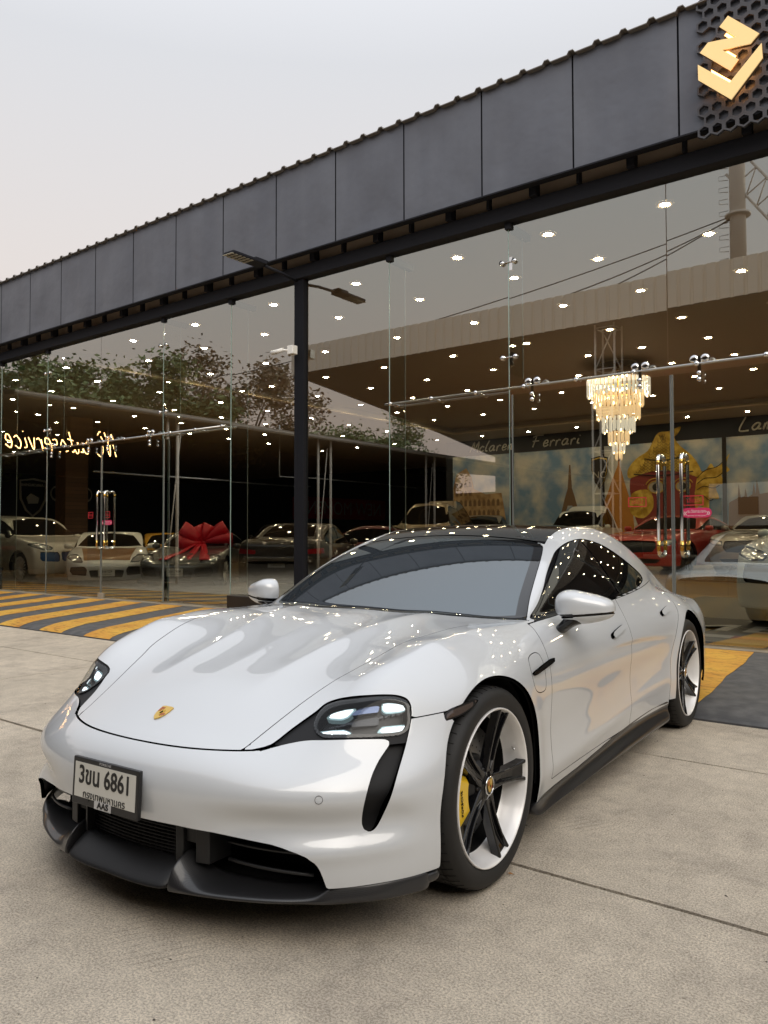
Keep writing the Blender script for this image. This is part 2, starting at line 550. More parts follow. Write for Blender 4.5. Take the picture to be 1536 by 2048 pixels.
def Wb(x, z):
    f = sstep(-.25, -.65, x) * sstep(-2.65, -2.25, x)          # door section between the arches
    w = wp(x) - ins(z) * f - insf(z) * (1 - f)
    for cx, k in ((0, .010), (-2.9, .014)):                    # arches swell a little at the lip
        r = np.sqrt((x - cx) ** 2 + (z - .355) ** 2)
        w = w + k * gauss(r - .40, .07)
    # crease that sweeps back and up over the sill
    zl = .30 + .10 * sstep(-.5, -2.4, x)
    w = w + .007 * f * gauss(z - zl + .02, .05) - .005 * f * gauss(z - (zl + .14), .08)
    return w
def Tt(x, y):
    a = np.abs(y)
    c, yc = crest(x), ycr(x)
    ad = np.minimum(a, .62) + .3 * np.maximum(a - .62, 0)
    base = zc(x) - drp(x) * ad * ad
    d = (a - yc)
    b = c * np.where(d < 0, gauss(d, .20), 1) + c * .35 * gauss(a - yc + .02, .10)
    # falls away outboard of the crest
    o = np.maximum(d, 0)
    z = base + b - (1.9 * o ** 2 + .30 * o)
    # two hood creases that fan out towards the windscreen
    dl = a - ycz(x)
    z = z + .12 * sstep(.68, .25, x) * sstep(-.62, -.35, x) * (.03 - np.sqrt(dl * dl + .00012)) * gauss(dl, .19)
    return z
def Fr(y, z):
    a = np.abs(y)
    t = sstep(.25, .80, a)
    fx = xn(z) * (1 - t) + xc(z) * t - pc(a)
    # undercut above the lower ledge of the bumper
    fade = sstep(.955, .86, a)
    fx = fx - .032 * fade * gauss(z - .385, .050) * sstep(.30, .62, a) + .012 * fade * gauss(z - .305, .030) * sstep(.45, .7, a)
    return fx
def f_low(x, y, z):
    a = np.sqrt(y * y + 1e-4)
    g = smax((z - Tt(x, y)) * .93, a - Wb(x, z), .14 + .11 * sstep(-2.7, -3.3, x))
    g = smax(g, (x - Fr(y, z)) * .85, .10)
    g = smax(g, xt(z) + .16 * a ** 2 - x, .15)
    return smax(g, .105 - z, .03)
zr = spl([(-.2, .785), (-.46, .905), (-.7, 1.010), (-.95, 1.113), (-1.2, 1.208), (-1.38, 1.268), (-1.6, 1.320), (-1.85, 1.341), (-2.1, 1.34), (-2.4, 1.305), (-2.8, 1.21), (-3.2, 1.085), (-3.6, .95), (-4.0, .82)])
gpl = spl([(.2, -.25), (-.4, -.125), (-.7, -.085), (-.95, -.058), (-1.2, -.032), (-1.6, -.006), (-2.1, -.012), (-2.5, -.055), (-2.8, -.105), (-3.2, -.18), (-3.7, -.27), (-4.1, -.36)])
def f_gh(x, y, z):
    a = np.abs(y)
    xs = x + (.14 + .22 * sstep(-1.6, -.4, x)) * a * a * sstep(-2.3, -1.4, x)
    cr = .02 + .04 * sstep(-1.0, -1.6, x) + .10 * sstep(-2.1, -3.2, x)
    top = (z - (zr(xs) - cr * a * a)) * .9
    dz = z - .93
    side = (a - (.850 + gpl(x) - .36 * dz - .62 * np.maximum(dz, 0) ** 2)) * .9
    g = smax(top, side, .075)
    return smax(g, .70 - z, .02)
def f_body(x, y, z):
    k = .02 + .10 * sstep(-1.1, -2.9, x)
    return smin(f_low(x, y, z), f_gh(x, y, z), k)
BODY = surf_net(f_body, (-4.16, -1.03, .06), (1.0, 1.03, 1.42), H_STEP)
print('body', len(BODY.V), len(BODY.T))
paint = mat('pearl_grey_paint', (.605, .63, .655), .42, .10, coat=1.0, coat_rough=.004)
bsdf(paint).inputs['Coat IOR'].default_value = 1.7
gloss_black = mat('gloss_black', (.005, .005, .006), .05, 0)
satin_black = mat('satin_black', (.012, .012, .013), .38)
vent_black = mat('vent_black', (.006, .006, .007), .55, spec=.3)
matt_black = mat('matt_black', (.006, .006, .006), .85, spec=.2)
carbon = mat('carbon_fibre', (.022, .022, .024), .38, 0, coat=.45, coat_rough=.06)
def _carbon():
    nt = carbon.node_tree
    t = nt.nodes.new('ShaderNodeTexCoord'); c = nt.nodes.new('ShaderNodeTexWave'); c.wave_type = 'BANDS'; c.bands_direction = 'DIAGONAL'
    c.inputs['Scale'].default_value = 230; c.inputs['Distortion'].default_value = 0
    r = nt.nodes.new('ShaderNodeValToRGB')
    r.color_ramp.elements[0].color = (.007, .007, .008, 1); r.color_ramp.elements[1].color = (.020, .020, .022, 1)
    nt.links.new(t.outputs['Object'], c.inputs['Vector']); nt.links.new(c.outputs[0], r.inputs[0]); nt.links.new(r.outputs[0], bsdf(carbon).inputs['Base Color'])
_carbon()
screen_glass = mat('windscreen_glass', (.03, .036, .042), .02, 0, ior=2.3)
bsdf(screen_glass).inputs['Specular Tint'].default_value = (.84, .95, 1, 1)
side_glass = mat('tinted_glass', (.004, .0045, .005), .01, 0, ior=1.6)
roof_glass = mat('roof_glass', (.012, .012, .013), .02, 0, ior=1.5)
chrome = mat('chrome', (.75, .76, .77), .08, 1.0)
steel = mat('brushed_steel', (.52, .52, .51), .28, 1.0)
gold = mat('gold_enamel', (.72, .48, .12), .3, .7)
crest_red = mat('enamel_red', (.35, .02, .02), .35)
rubber = mat('tyre_rubber', (.018, .0175, .017), .62, spec=.35)
drl = mat('running_light', (.9, .95, 1), .3, emit=(.86, .97, 1.0), es=1.15)
drl_soft = mat('light_guide', (.25, .38, .42), .15, .3, emit=(.55, .8, .85), es=.14)
lamp_inner = mat('lamp_reflector', (.03, .032, .036), .2, .8)
def thin_glass(name, tint=(.92, .96, .94), f0=.5, boost=1.0, rough=0.0, base=0.0, refl_col=(1, 1, 1)):
    """one clear sheet: light passes straight on or mirrors off, by angle"""
    m = bpy.data.materials.new(name); m.use_nodes = True
    nt = m.node_tree
    for n in list(nt.nodes): nt.nodes.remove(n)
    o = nt.nodes.new('ShaderNodeOutputMaterial'); mx = nt.nodes.new('ShaderNodeMixShader')
    tr = nt.nodes.new('ShaderNodeBsdfTransparent'); gl = nt.nodes.new('ShaderNodeBsdfGlossy'); fr = nt.nodes.new('ShaderNodeFresnel')
    ma = nt.nodes.new('ShaderNodeMath'); ma.operation = 'MULTIPLY_ADD'; ma.use_clamp = True
    fr.inputs['IOR'].default_value = 1.5
    tr.inputs['Color'].default_value = (*tint, 1); gl.inputs['Roughness'].default_value = rough
    gl.inputs['Color'].default_value = (*refl_col, 1)
    nt.links.new(fr.outputs[0], ma.inputs[0]); ma.inputs[1].default_value = boost; ma.inputs[2].default_value = base
    nt.links.new(ma.outputs[0], mx.inputs[0]); nt.links.new(tr.outputs[0], mx.inputs[1]); nt.links.new(gl.outputs[0], mx.inputs[2])
    nt.links.new(mx.outputs[0], o.inputs[0])
    MATS[name] = m
    return m
lens_glass = thin_glass('lamp_lens', (.97, .98, .98), boost=.4)

hero = empty('parked_car', (HX, HY, 0), HRZ)
tag(hero, 'pale grey sports saloon with black glass roof and yellow brake calipers, parked outside in front', 'car')

_x, _y, _z = BODY.V.T
def fields(S):
    x, y, z = S.V.T
    a = np.abs(y)
    d = {}
    for cx, r, nm in ((0, .392, 'af'), (-2.9, .412, 'ar')):
        zz = np.where(z > .36, z - .36, (z - .36) * .30)
        d[nm] = np.where(a > .55, r - np.hypot(x - cx, zz), -1)
    d['arch'] = np.maximum(d['af'], d['ar'])
    # seam of the bumper top
    zb = np.interp(x, [-.2, 0, .13, .30, .408, .50, .60, .64, .684, .70, .726, .75, .775, .82, .857, 1.0], [.74, .705, .688, .675, .667, .650, .627, .619, .603, .598, .589, .5825, .580, .578, .5755, .575])
    d['zb'] = zb - z                                    # >0 below the seam
    P = curve2([(.9, 0), (.9, .42), (.775, .431), (.675, .450), (.577, .472), (.496, .493), (.394, .524), (.314, .556), (.21, .584), (.045, .619), (-.096, .659), (-.327, .695), (-.50, .735), (-.66, .80), (-.66, 0)], False, 6, corner=(0, 1, 2, 13, 14))
    P = np.vstack([P, (P * [1, -1])[::-1]])
    d['hood'] = poly_sd(np.c_[x, y], P)
    half = [(-.455, 0), (-.462, .25), (-.482, .42), (-.52, .55), (-.585, .68), (-.652, .782), (-.807, .733), (-.963, .693), (-1.111, .655), (-1.241, .616), (-1.325, .578), (-1.368, .50), (-1.378, .38), (-1.388, .2), (-1.392, 0)]
    P = curve2(half, False, 6, corner=(5,)); P = np.vstack([P, (P * [1, -1])[::-1]])
    d['scr'] = np.where(z > .85, poly_sd(np.c_[x, y], P), -.12)
    half = [(-1.404, 0), (-1.400, .2), (-1.390, .38), (-1.382, .50), (-1.345, .585), (-1.44, .565), (-1.58, .553), (-1.8, .55), (-2.1, .54), (-2.45, .52), (-2.8, .50), (-3.2, .46), (-3.55, .42), (-3.62, .3), (-3.65, 0)]
    P = curve2(half, False, 6, corner=(4,)); P = np.vstack([P, (P * [1, -1])[::-1]])
    d['roof'] = np.where(z > .80, poly_sd(np.c_[x, y], P), -.12)
    P = curve2([(-.69, .886), (-.82, .947), (-.93, 1.010), (-1.05, 1.080), (-1.187, 1.145), (-1.33, 1.199), (-1.50, 1.237), (-1.70, 1.250), (-1.92, 1.222), (-2.08, 1.176), (-2.25, 1.114), (-2.42, 1.050), (-2.50, 1.012), (-2.47, .990), (-2.36, .973), (-2.18, .957), (-1.85, .938), (-1.64, .927), (-1.338, .913), (-.986, .898)], True, 6, corner=(0,))
    d['dlo'] = np.where((a > .45) & (z > .8), poly_sd(np.c_[x, z], P), -.12)
    t = (a - x) * .7071
    q = np.c_[t, z]
    P = curve2([(-.196, .579), (-.140, .598), (-.076, .634), (.006, .680), (.038, .701), (.073, .716), (.131, .733), (.197, .740), (.262, .738), (.298, .728), (.312, .712), (.314, .688), (.31, .667), (.304, .645), (.288, .605), (.272, .572), (.240, .513), (.210, .444), (.188, .390), (.172, .366), (.154, .356), (.136, .362), (.128, .382), (.132, .446), (.155, .51), (.184, .552), (.214, .582), (.229, .598), (.226, .611), (.205, .616), (.097, .619), (-.024, .613), (-.098, .601), (-.16, .587)], True, 5, corner=(0,))
    fr = (x > .2) & (a > .35)
    d['duct'] = np.where(fr, poly_sd(q, P), -.12)
    P = curve2([(-.007, .646), (.008, .675), (.037, .699), (.064, .711), (.098, .722), (.163, .734), (.216, .737), (.266, .734), (.299, .722), (.310, .706), (.311, .689), (.306, .651), (.295, .634), (.264, .622), (.183, .622), (.09, .623), (.022, .622), (.001, .630)], True, 5)
    d['lens'] = np.where(fr, poly_sd(q, P), -.12)
    # lower intake
    yb = [0, .14, .289, .412, .539, .594, .628, .669, .695, .717, .726, .733, .740, .745]; zz = [.352, .356, .357, .350, .335, .329, .322, .310, .299, .277, .255, .230, .200, .05]
    P = np.array([(-.3, .0), (-.3, .352)] + list(zip(yb, zz)) + [(.745, 0)])
    d['intake'] = np.where(x > .4, poly_sd(np.c_[a, z], P), -.12)
    zs = np.interp(x, [-4.2, -3.31, -2.9, -2.42, -2.05, -1.63, -1.27, -.935, -.4, .36, .45, .9], [.24, .24, .24, .258, .266, .246, .215, .195, .185, .199, .200, .200])
    d['sill'] = z - zs
    D1 = curve2([(-.60, .96), (-.605, .885), (-.578, .832), (-.558, .765), (-.556, .656), (-.566, .44), (-.575, .25)], False, 6)
    D2 = curve2([(-1.60, 1.30), (-1.63, 1.1), (-1.69, .935), (-1.712, .864), (-1.716, .763), (-1.712, .595), (-1.706, .40), (-1.70, .25)], False, 6)
    D3 = curve2([(-2.70, 1.1), (-2.74, .96), (-2.735, .88), (-2.68, .80), (-2.58, .72), (-2.47, .60), (-2.42, .48), (-2.40, .25)], False, 6)
    Q = np.c_[x, z]
    side = (a > .5) & (x < -.3) & (x > -3.0)
    d['d1'] = np.where(side, -line_sd(Q, D1), -.2)      # >0 behind the front door's front edge
    d['d2'] = np.where(side, -line_sd(Q, D2), -.2)
    d['d3'] = np.where(side, -line_sd(Q, D3), -.2)
    d['y'] = y; d['a'] = a; d['x'] = x; d['z'] = z
    return d
G = .0017
D = fields(BODY)
def mn(*k):
    r = k[0]
    for q in k[1:]: r = np.minimum(r, q)
    return r
ow = lambda m, v: np.where(m, v, -1.0)
low = np.minimum(-D['arch'], D['sill'])
front = D['x'] > -.75
hoodreg = mn(D['hood'], -D['zb'], -D['scr'] - .001, ow(front & (D['z'] > .5), 1.0))
sealed_scr = D['scr']; glassreg = np.maximum.reduce([D['scr'], D['roof'], D['dlo']])
bump = mn(D['zb'], ow(D['x'] > 0.02, 1.0), D['x'] - .05)
# bumper
def cut(s, name, m, parent=hero, rim=.012, off=0.0):
    S = BODY.clip(s)
    if off: S = S.offset(off)
    return S.build(name, m, parent, rim)
marker = ow((D['a'] > .7) & (D['x'] > .05), poly_sd(np.c_[D['x'], D['z']], curve2([(.302, .648), (.300, .668), (.262, .682), (.145, .698), (.128, .690), (.165, .674), (.237, .655)], True, 5, corner=(0, 1, 3))))
bump_s = mn(bump - G, -D['duct'] - G, -D['intake'], -D['arch'], D['sill'], -marker - .001)
cut(bump_s, 'front_bumper', paint, rim=.014)
cut(hoodreg - G, 'hood', paint, rim=.014)
flap = ow((D['a'] > .7) & (D['x'] < -.2), poly_sd(np.c_[D['x'], D['z']], curve2([(-.345, .765), (-.385, .782), (-.45, .784), (-.482, .765), (-.490, .70), (-.487, .645), (-.462, .628), (-.40, .632), (-.352, .655), (-.335, .71)], True, 5)))
doors = mn(D['d1'], -D['d3'], -D['dlo'] - .012, ow(D['z'] < 1.1, 1.0), .06 - (D['z'] - np.interp(D['x'], [-2.75, -1.7, -.6], [.965, .93, .885])))
belt = np.interp(D['x'], [-2.75, -1.7, -.6], [.972, .922, .882])
doorz = mn(D['d1'], -D['d3'], belt - D['z'], D['z'] - .235)
shell = mn(-np.maximum(bump, -2), -hoodreg, -D['duct'], -glassreg - .008 * (D['x'] < -1.36) * (D['a'] < .56) * (D['x'] > -1.42), -D['arch'], D['sill'], -doorz, -flap, -marker)
cut(shell - G, 'body', paint, rim=.012)
handles = {}
for s, nm in ((1, 'left'), (-1, 'right')):
    sd = ow(D['y'] * s > 0, 1.0)
    hx = [(-1.42, -1.65, .752, .776), (-2.33, -2.55, .792, .812)]
    for k, (lo_, hi_) in enumerate((('d1', 'd2'), ('d2', 'd3'))):
        sc = mn(doorz, D[lo_], -D[hi_], sd, -D['arch'] - .0) - G
        # outline around the pop-out handle
        x0, x1, z0, z1 = hx[k]
        Pp = curve2([(x0, z0 - .012), (x0 - .02, z0 + .016), (x1 + .03, z1 + .016), (x1, z1 - .004), (x1 + .03, z1 - .03), (x0 - .03, z0 - .034)], True, 5)
        hs_ = ow((D['a'] > .7), poly_sd(np.c_[D['x'], D['z']], Pp))
        d_o = cut(sc, 'door', paint, rim=.010)
        Pn = curve2([(x0 + .012, z0 - .002), (x0 - .012, z0 + .012), (x0 - .04, z0 + .006), (x0 - .03, z0 - .014), (x0 - .004, z0 - .016)], True, 5)
        BODY.clip(mn(ow(D['a'] > .7, poly_sd(np.c_[D['x'], D['z']], Pn)), sd)).offset(.0012).build('handle_shadow', gloss_black, d_o)  # black oval: shadow at the handle's front end, painted on the door
        # the handle itself: a slim flush blade standing slightly proud
        Ph = curve2([(x0 - .005, z0 + .000), (x0 - .03, z0 + .014), (x1 + .04, z1 + .013), (x1 + .006, z1 + .004), (x1 + .035, z1 - .010), (x0 - .03, z0 - .014)], True, 5)
        hh = ow((D['a'] > .7) & (D['y'] * s > 0), poly_sd(np.c_[D['x'], D['z']], Ph))
        BODY.clip(hh).offset(.013).build('handle', paint, d_o, rim=.016)
    # charging flap with its black blade
    f_o = BODY.clip(mn(flap - G, sd)).build('charging_flap', paint, hero, rim=.01)
    Pb = curve2([(-.335, .704), (-.345, .718), (-.56, .742), (-.612, .741), (-.60, .728), (-.45, .712)], True, 5)
    bb = ow((D['a'] > .7) & (D['y'] * s > 0), poly_sd(np.c_[D['x'], D['z']], Pb))
    BODY.clip(bb).offset(.010).build('flap_blade', gloss_black, f_o, rim=.016)
    # side glass: black surround, two panes
    dl = mn(D['dlo'], sd)
    BODY.clip(dl - .0005).offset(-.004).build('window_surround', gloss_black, hero, rim=.006)
    pil = lambda: None
    for a0, a1 in ((-.40, -1.648), (-1.722, -2.9)):
        sh = lambda e: -(D['x'] - (e + (.0 if e > -.5 or e < -2.5 else (1.10 - D['z']) * -.42)))
        pw = mn(D['dlo'] - .013, sd, sh(a0) if a0 < -1 else ow(True, 1.0), -sh(a1) if a1 > -2 else ow(True, 1.0))
        BODY.clip(pw).offset(-.001).build('side_window', side_glass, hero, rim=.004)
    # black tray behind lamp, vent channel, lamp
    tray = BODY.clip(mn(D['duct'] + .004, D['z'] - .600, .004 - D['lens'], sd)).offset(-.008)
    tray.build('lamp_surround', vent_black, hero)
    chn = BODY.clip(mn(D['duct'] + .004, .612 - D['z'], .66 - D['x'], sd)).offset(-.032)
    vent = chn.build('air_vent', vent_black, hero)
    lampS = BODY.clip(mn(D['lens'] - .001, sd))
    hl = lampS.offset(-.050).build('headlight', mat('lamp_bowl', (.010, .011, .013), .45), hero)
    BODY.clip(mn(D['lens'], .010 - D['lens'], sd)).offset(-.003).build('lamp_rim', gloss_black, hl, rim=.05)
    lampS.offset(.000).build('lens', lens_glass, hl)
    tt = (D['a'] - D['x']) * .7071
    bars = {'TL': [(.033, .681), (.045, .689), (.065, .698), (.095, .707), (.124, .711), (.111, .701), (.096, .689), (.077, .683)],
            'TR': [(.222, .722), (.24, .724), (.269, .721), (.293, .715), (.305, .705), (.305, .699), (.290, .696), (.257, .695), (.233, .696), (.222, .701)],
            'BL': [(.006, .643), (.045, .649), (.086, .650), (.105, .642), (.099, .633), (.069, .630), (.024, .626)],
            'BR': [(.218, .651), (.26, .651), (.303, .651), (.302, .642), (.292, .637), (.258, .635), (.216, .636), (.201, .640)]}
    fm = (D['x'] > .2) & (D['a'] > .3)
    for k_, pp in bars.items():
        pl = np.array(pp)
        sdp = ow(fm & (D['y'] * s > 0), poly_sd(np.c_[tt, D['z']], pl))
        BODY.clip(sdp + .0035).offset(-.026).build('light_guide', drl_soft, hl, rim=.02)
        BODY.clip(sdp - .0005).offset(-.022).build('running_light', drl, hl, rim=.004)
    for pp, mm, of in (([(.118, .704), (.142, .716), (.212, .720), (.206, .699), (.161, .697), (.103, .693)], mat('lamp_blue_lens', (.10, .13, .22), .1, .6), -.026),
                       ([(.017, .651), (.038, .662), (.093, .674), (.2, .685), (.305, .694), (.305, .687), (.207, .679), (.205, .661), (.111, .661), (.106, .670), (.034, .656)], lamp_inner, -.030)):
        sdp = ow(fm & (D['y'] * s > 0), poly_sd(np.c_[tt, D['z']], np.array(pp)))
        BODY.clip(sdp).offset(of).build('reflector', mm, hl, rim=.02)
    # side marker
    mk = mn(marker, sd)
    mo = BODY.clip(mk).offset(-.002).build('side_marker', gloss_black, hero, rim=.01)
    BODY.clip(mk - .005).offset(.0005).build('marker_lens', mat('smoked_lens', (.05, .032, .026), .05, .2, coat=1), mo, rim=.004)
wsm = cut(np.minimum(D['scr'] - .048, .03), 'windscreen', screen_glass, rim=0, off=-.001)
frit = mat('windscreen_frit', (.012, .013, .014), .03, 0, ior=1.62)
cut(mn(D['scr'] - .0015, .048 - D['scr']), 'border', frit, wsm, rim=0, off=-.001)
cut(D['roof'] - .0005, 'glass_roof', roof_glass, rim=.006)
# black liner under every gap, well inside the skin
lin = mn(-D['arch'] - .0, -D['intake'] - .012, -D['duct'] - .02, D['z'] - .26, np.maximum(-D['x'] + .2, D['z'] - .33))
BODY.clip(lin).offset(-.022).build('inner_liner', matt_black, hero)

# ---- wheel houses, floor pan, recess behind the nose
for cx, r in ((0, .405), (-2.9, .418)):
    for s in (1, -1):
        n = 24; pts = []
        for k in range(n + 1):
            a = R_(-22) + (math.pi + R_(44 if cx == 0 else 4)) * k / n
            pts.append((cx + r * math.cos(a), .36 + r * math.sin(a)))
        vs = [(px, s * .50, pz) for px, pz in pts] + [(px, s * (.905 if cx == 0 else .84), pz) for px, pz in pts]
        wh = MB()
        wh.add(vs, [(i, i + 1, n + 2 + i, n + 1 + i) for i in range(n)] + [tuple(range(n + 1))], 0, False)
        wh.build('wheel_house', matt_black, hero)
fp = MB()
fp.prism([(.80, .50), (.80, -.50), (.60, -.72), (.40, -.84), (.40, .84), (.60, .72)], 'z', .150, .17)
fp.bx(-3.85, .45, -.50, .50, .125, .16)
fp.bx(-2.45, -.44, -.86, .86, .128, .158)
fp.bx(-3.9, -3.34, -.80, .80, .15, .30)
fp.build('floor_pan', matt_black, hero)
nose = MB()
nose.bx(.42, .60, -.72, .72, .145, .40)
nose.build('nose_recess', matt_black, hero)

# ---- radiator grille and side intakes
grille_m = mat('grille_black', (.009, .009, .010), .5)
gr = MB()
for k in range(14):
    z0 = .215 + k * .0115
    pts = [(.845 - .03 * (y / .3) ** 2, y, z0 + .0) for y in np.linspace(-.25, .25, 9)]
    gr.tube(pts, .0035, 6)
for y in np.linspace(-.24, .24, 18):
    gr.tube([(.835 - .03 * (y / .3) ** 2, y, .20), (.835 - .03 * (y / .3) ** 2, y, .37)], .0025, 5)
gr.build('radiator_grille', mat('grille_black', (.014, .014, .015), .45), hero)
gb = MB(); gb.bx(.60, .800, -.26, .26, .17, .385); gb.build('radiator_core', matt_black, hero)
for s in (1, -1):
    up = MB()
    # two uprights and their bridge
    for (ya, yb_, xa, xb, z0, z1) in ((.232, .256, .865, .74, .215, .350), (.310, .360, .850, .74, .225, .348)):
        up.prism([(xa, s * ya), (xa - .012, s * yb_), (xb, s * yb_), (xb, s * ya)], 'z', z0, z1)
    up.bx(.72, .84, min(s * .255, s * .31), max(s * .255, s * .31), .28, .345)
    up.build('intake_upright', grille_m, hero, bevel=.004)
    sl = MB()
    for z0 in (.245, .300):
        pts = []
        for y in np.linspace(.41, .68, 8):
            pts.append((.805 - .9 * (y - .35) ** 2, s * y, z0 - .08 * (y - .41) * (1 if z0 < .27 else .6)))
        sl.tube(pts, .006, 6)
    sl.build('intake_slat', satin_black, hero)

# ---- splitter: swept lip with a raised centre spoon and carbon cheeks
def strip(name, secs, m, parent=hero, bev=0):
    """secs: list of cross-sections (same point count) joined into a closed skin"""
    b = MB(); n = len(secs[0])
    vs = [p for s_ in secs for p in s_]
    fs = []
    for i in range(len(secs) - 1):
        for k in range(n):
            fs.append((i * n + k, i * n + (k + 1) % n, (i + 1) * n + (k + 1) % n, (i + 1) * n + k))
    fs.append(tuple(range(n))); fs.append(tuple((len(secs) - 1) * n + k for k in range(n)))
    b.add(vs, fs, 0, True)
    o = b.build(name, m, parent)
    sub = o.modifiers.new('sub', 'SUBSURF'); sub.levels = 2; sub.render_levels = 2
    return o
lipx = spl([(0, .950), (.2, .942), (.32, .910), (.435, .874), (.525, .838), (.608, .797), (.685, .745), (.75, .705), (.80, .655), (.863, .585), (.92, .48)])
def sec(y, kind):
    a = abs(y); xf = float(lipx(a))
    if kind == 'mid':
        return [(xf, y, .152), (xf + .004, y, .160), (xf - .018, y, .180), (xf - .06, y, .212), (xf - .115, y, .240), (xf - .115, y, .16), (xf - .05, y, .142)]
    h = float(np.interp(a, [.3, .45, .6, .70, .74, .8, .95], [.195, .185, .178, .188, .200, .2005, .2005]))
    k = sstep(.68, .74, a)
    back = .13 - .09 * k
    return [(xf, y, .148), (xf + .005, y, .158), (xf - .016 + .008 * k, y, .168 + .020 * k), (xf - .06 + .045 * k, y, (h + .172) / 2 * (1 - k) + h * k), (xf - back, y, h + .004 * (1 - k)), (xf - back, y, .155), (xf - .03, y, .143)]
strip('splitter_spoon', [sec(y, 'mid') for y in np.linspace(-.262, .262, 11)], mat('splitter_black', (.008, .008, .009), .45, spec=.35))
for s in (1, -1):
    ys = [.262, .268, .30, .36, .44, .52, .60, .66, .70, .72, .74, .76, .79, .82, .855, .89, .915, .932]
    secs = []
    for y in ys:
        q = sec(y, 'side')
        if y < .31:                       # the cheek rises into a blade beside the spoon
            lift = .058 * (1 if y < .29 else .45)
            q = [(p[0], p[1], p[2] + (lift * f)) for p, f in zip(q, (.0, .12, .9, 1.15, 1.2, 0, 0))]
        secs.append([(p[0], s * p[1], p[2]) for p in q])
    strip('splitter', secs, carbon)
    tail = []
    for x, yo in ((.475, .918), (.44, .930), (.41, .938), (.375, .945)):
        tail.append([(x, s * (yo - .002), .199), (x, s * (yo + .004), .178), (x, s * (yo - .004), .150), (x, s * (yo - .10), .143), (x, s * (yo - .10), .19)])
    strip('splitter_end', tail, carbon)

# ---- side skirts
for s in (1, -1):
    secs = []
    for x in np.linspace(-.40, -2.44, 18):
        zs = float(np.interp(x, [-2.42, -2.05, -1.63, -1.27, -.935, -.4], [.262, .270, .250, .219, .199, .189]))
        w = float(Wb(np.array([x]), np.array([zs + .004]))[0])
        u = (-.40 - x) / 2.04
        lo_ = .112 + .012 * u; bulge = .006 + .022 * math.sin(min(1, u * 1.0) * math.pi) ** .7
        mid = (zs + lo_) / 2
        secs.append([(x, s * (w - .002), zs), (x, s * (w + .001), zs - .012), (x, s * (w - .012 - .01 * u), mid + .02), (x, s * (w + bulge - .004), mid - .028), (x, s * (w + bulge), lo_ + .012), (x, s * (w + bulge - .02), lo_), (x, s * (w - .12), lo_ + .006), (x, s * (w - .12), zs)])
    strip('side_skirt', secs, carbon)

# ---- mirrors
def f_mir(x, y, z):
    dx, dy, dz = x + .868, y - .978, z - .940
    c, s_ = math.cos(.42), math.sin(.42)
    u = dy * c - dx * s_; v = dx * c + dy * s_           # u outwards along the shell, v forwards
    hz = .076 - .020 * sstep(-.05, .12, u)
    zz = dz - .012 * sstep(.02, -.10, u)
    r = (np.abs(u / .134) ** 3.0 + np.abs(v / .088) ** 2.4 + np.abs(zz / hz) ** 2.7) ** (1 / 2.7)
    cut_ = (-v - .035)                                   # mirror face side
    return smax((r - 1) * .075, cut_, .02)
MIR = surf_net(f_mir, (-1.06, .82, .83), (-.70, 1.12, 1.03), .008)
for s in (1, -1):
    S = Surf(MIR.V * [1, s, 1], MIR.N * [1, s, 1], MIR.T if s > 0 else MIR.T[:, ::-1])
    x, y, z = S.V.T
    zl = .912 + .10 * (np.abs(y) - .975)
    mo = S.clip(np.abs(z - zl) - .0055 - .004 * (np.abs(y) < .96)).build('wing_mirror', paint, hero, rim=.006)
    S.offset(-.005).build('mirror_trim', gloss_black, mo)
    secs = []
    for (cx, cy, cz, rx, ry) in ((-.845, .850, .822, .062, .030), (-.848, .875, .842, .058, .030), (-.842, .905, .868, .056, .034), (-.838, .940, .893, .062, .040), (-.85, .985, .905, .070, .045)):
        secs.append([(cx + rx * math.cos(a), s * (cy + ry * .8 * math.sin(a) * .6), cz + ry * .9 * math.sin(a) * -.8) for a in np.linspace(0, 2 * math.pi, 8, endpoint=False)])
    strip('mirror_foot', secs, gloss_black, mo)

# ---- number plate
def plate(parent, M, txt, sub, frame_m=satin_black, w=.345, h=.155, small='AAS', top='PORSCHE'):
    pb = MB(); pb.prism([(-w / 2, -h / 2), (w / 2, -h / 2), (w / 2, h / 2), (-w / 2, h / 2)], 'z', -.010, .006)
    o = pb.build('number_plate', frame_m, parent, bevel=.004); o.data.transform(M)
    f = MB(); f.bx(-w / 2 + .014, w / 2 - .014, -h / 2 + .026, h / 2 - .016, .006, .0072)
    pl = f.build('plate_sheet', mat('plate_white', (.62, .61, .56), .4), o); pl.data.transform(M)
    ink = mat('plate_ink', (.012, .012, .012), .5)
    text_mesh('plate_writing', txt, .083, ink, o, M @ Matrix.Translation((0, .021, .0078)), squeeze=.84, bold=.0015)
    text_mesh('plate_writing', sub, .034, ink, o, M @ Matrix.Translation((0, -.040, .0078)), squeeze=1.0)
    if small:
        bd = MB(); bd.bx(-.046, .040, -h / 2 + .002, -h / 2 + .029, .006, .0085)
        b_ = bd.build('dealer_badge', mat('badge_white', (.5, .5, .5), .4), o); b_.data.transform(M)
        text_mesh('badge_writing', small, .028, ink, o, M @ Matrix.Translation((0, -h / 2 + .0155, .0092)), squeeze=1.15, bold=.0006)
    if top:
        text_mesh('plate_writing', top, .011, mat('grey_letters', (.35, .35, .35), .5), o, M @ Matrix.Translation((0, h / 2 - .008, .0062)), squeeze=1.3)
    return o
# plate looks straight ahead: local x to the viewer's right (+y of the car)
Mp = frame3((.957, -.003, .4385), (0, 1, 0), (-.05, 0, 1))
plate(hero, Mp, '3ขน 6861', 'กรุงเทพมหานคร', h=.157)
br = MB(); br.bx(.86, .945, -.10, .10, .385, .45); br.build('plate_bracket', satin_black, hero)

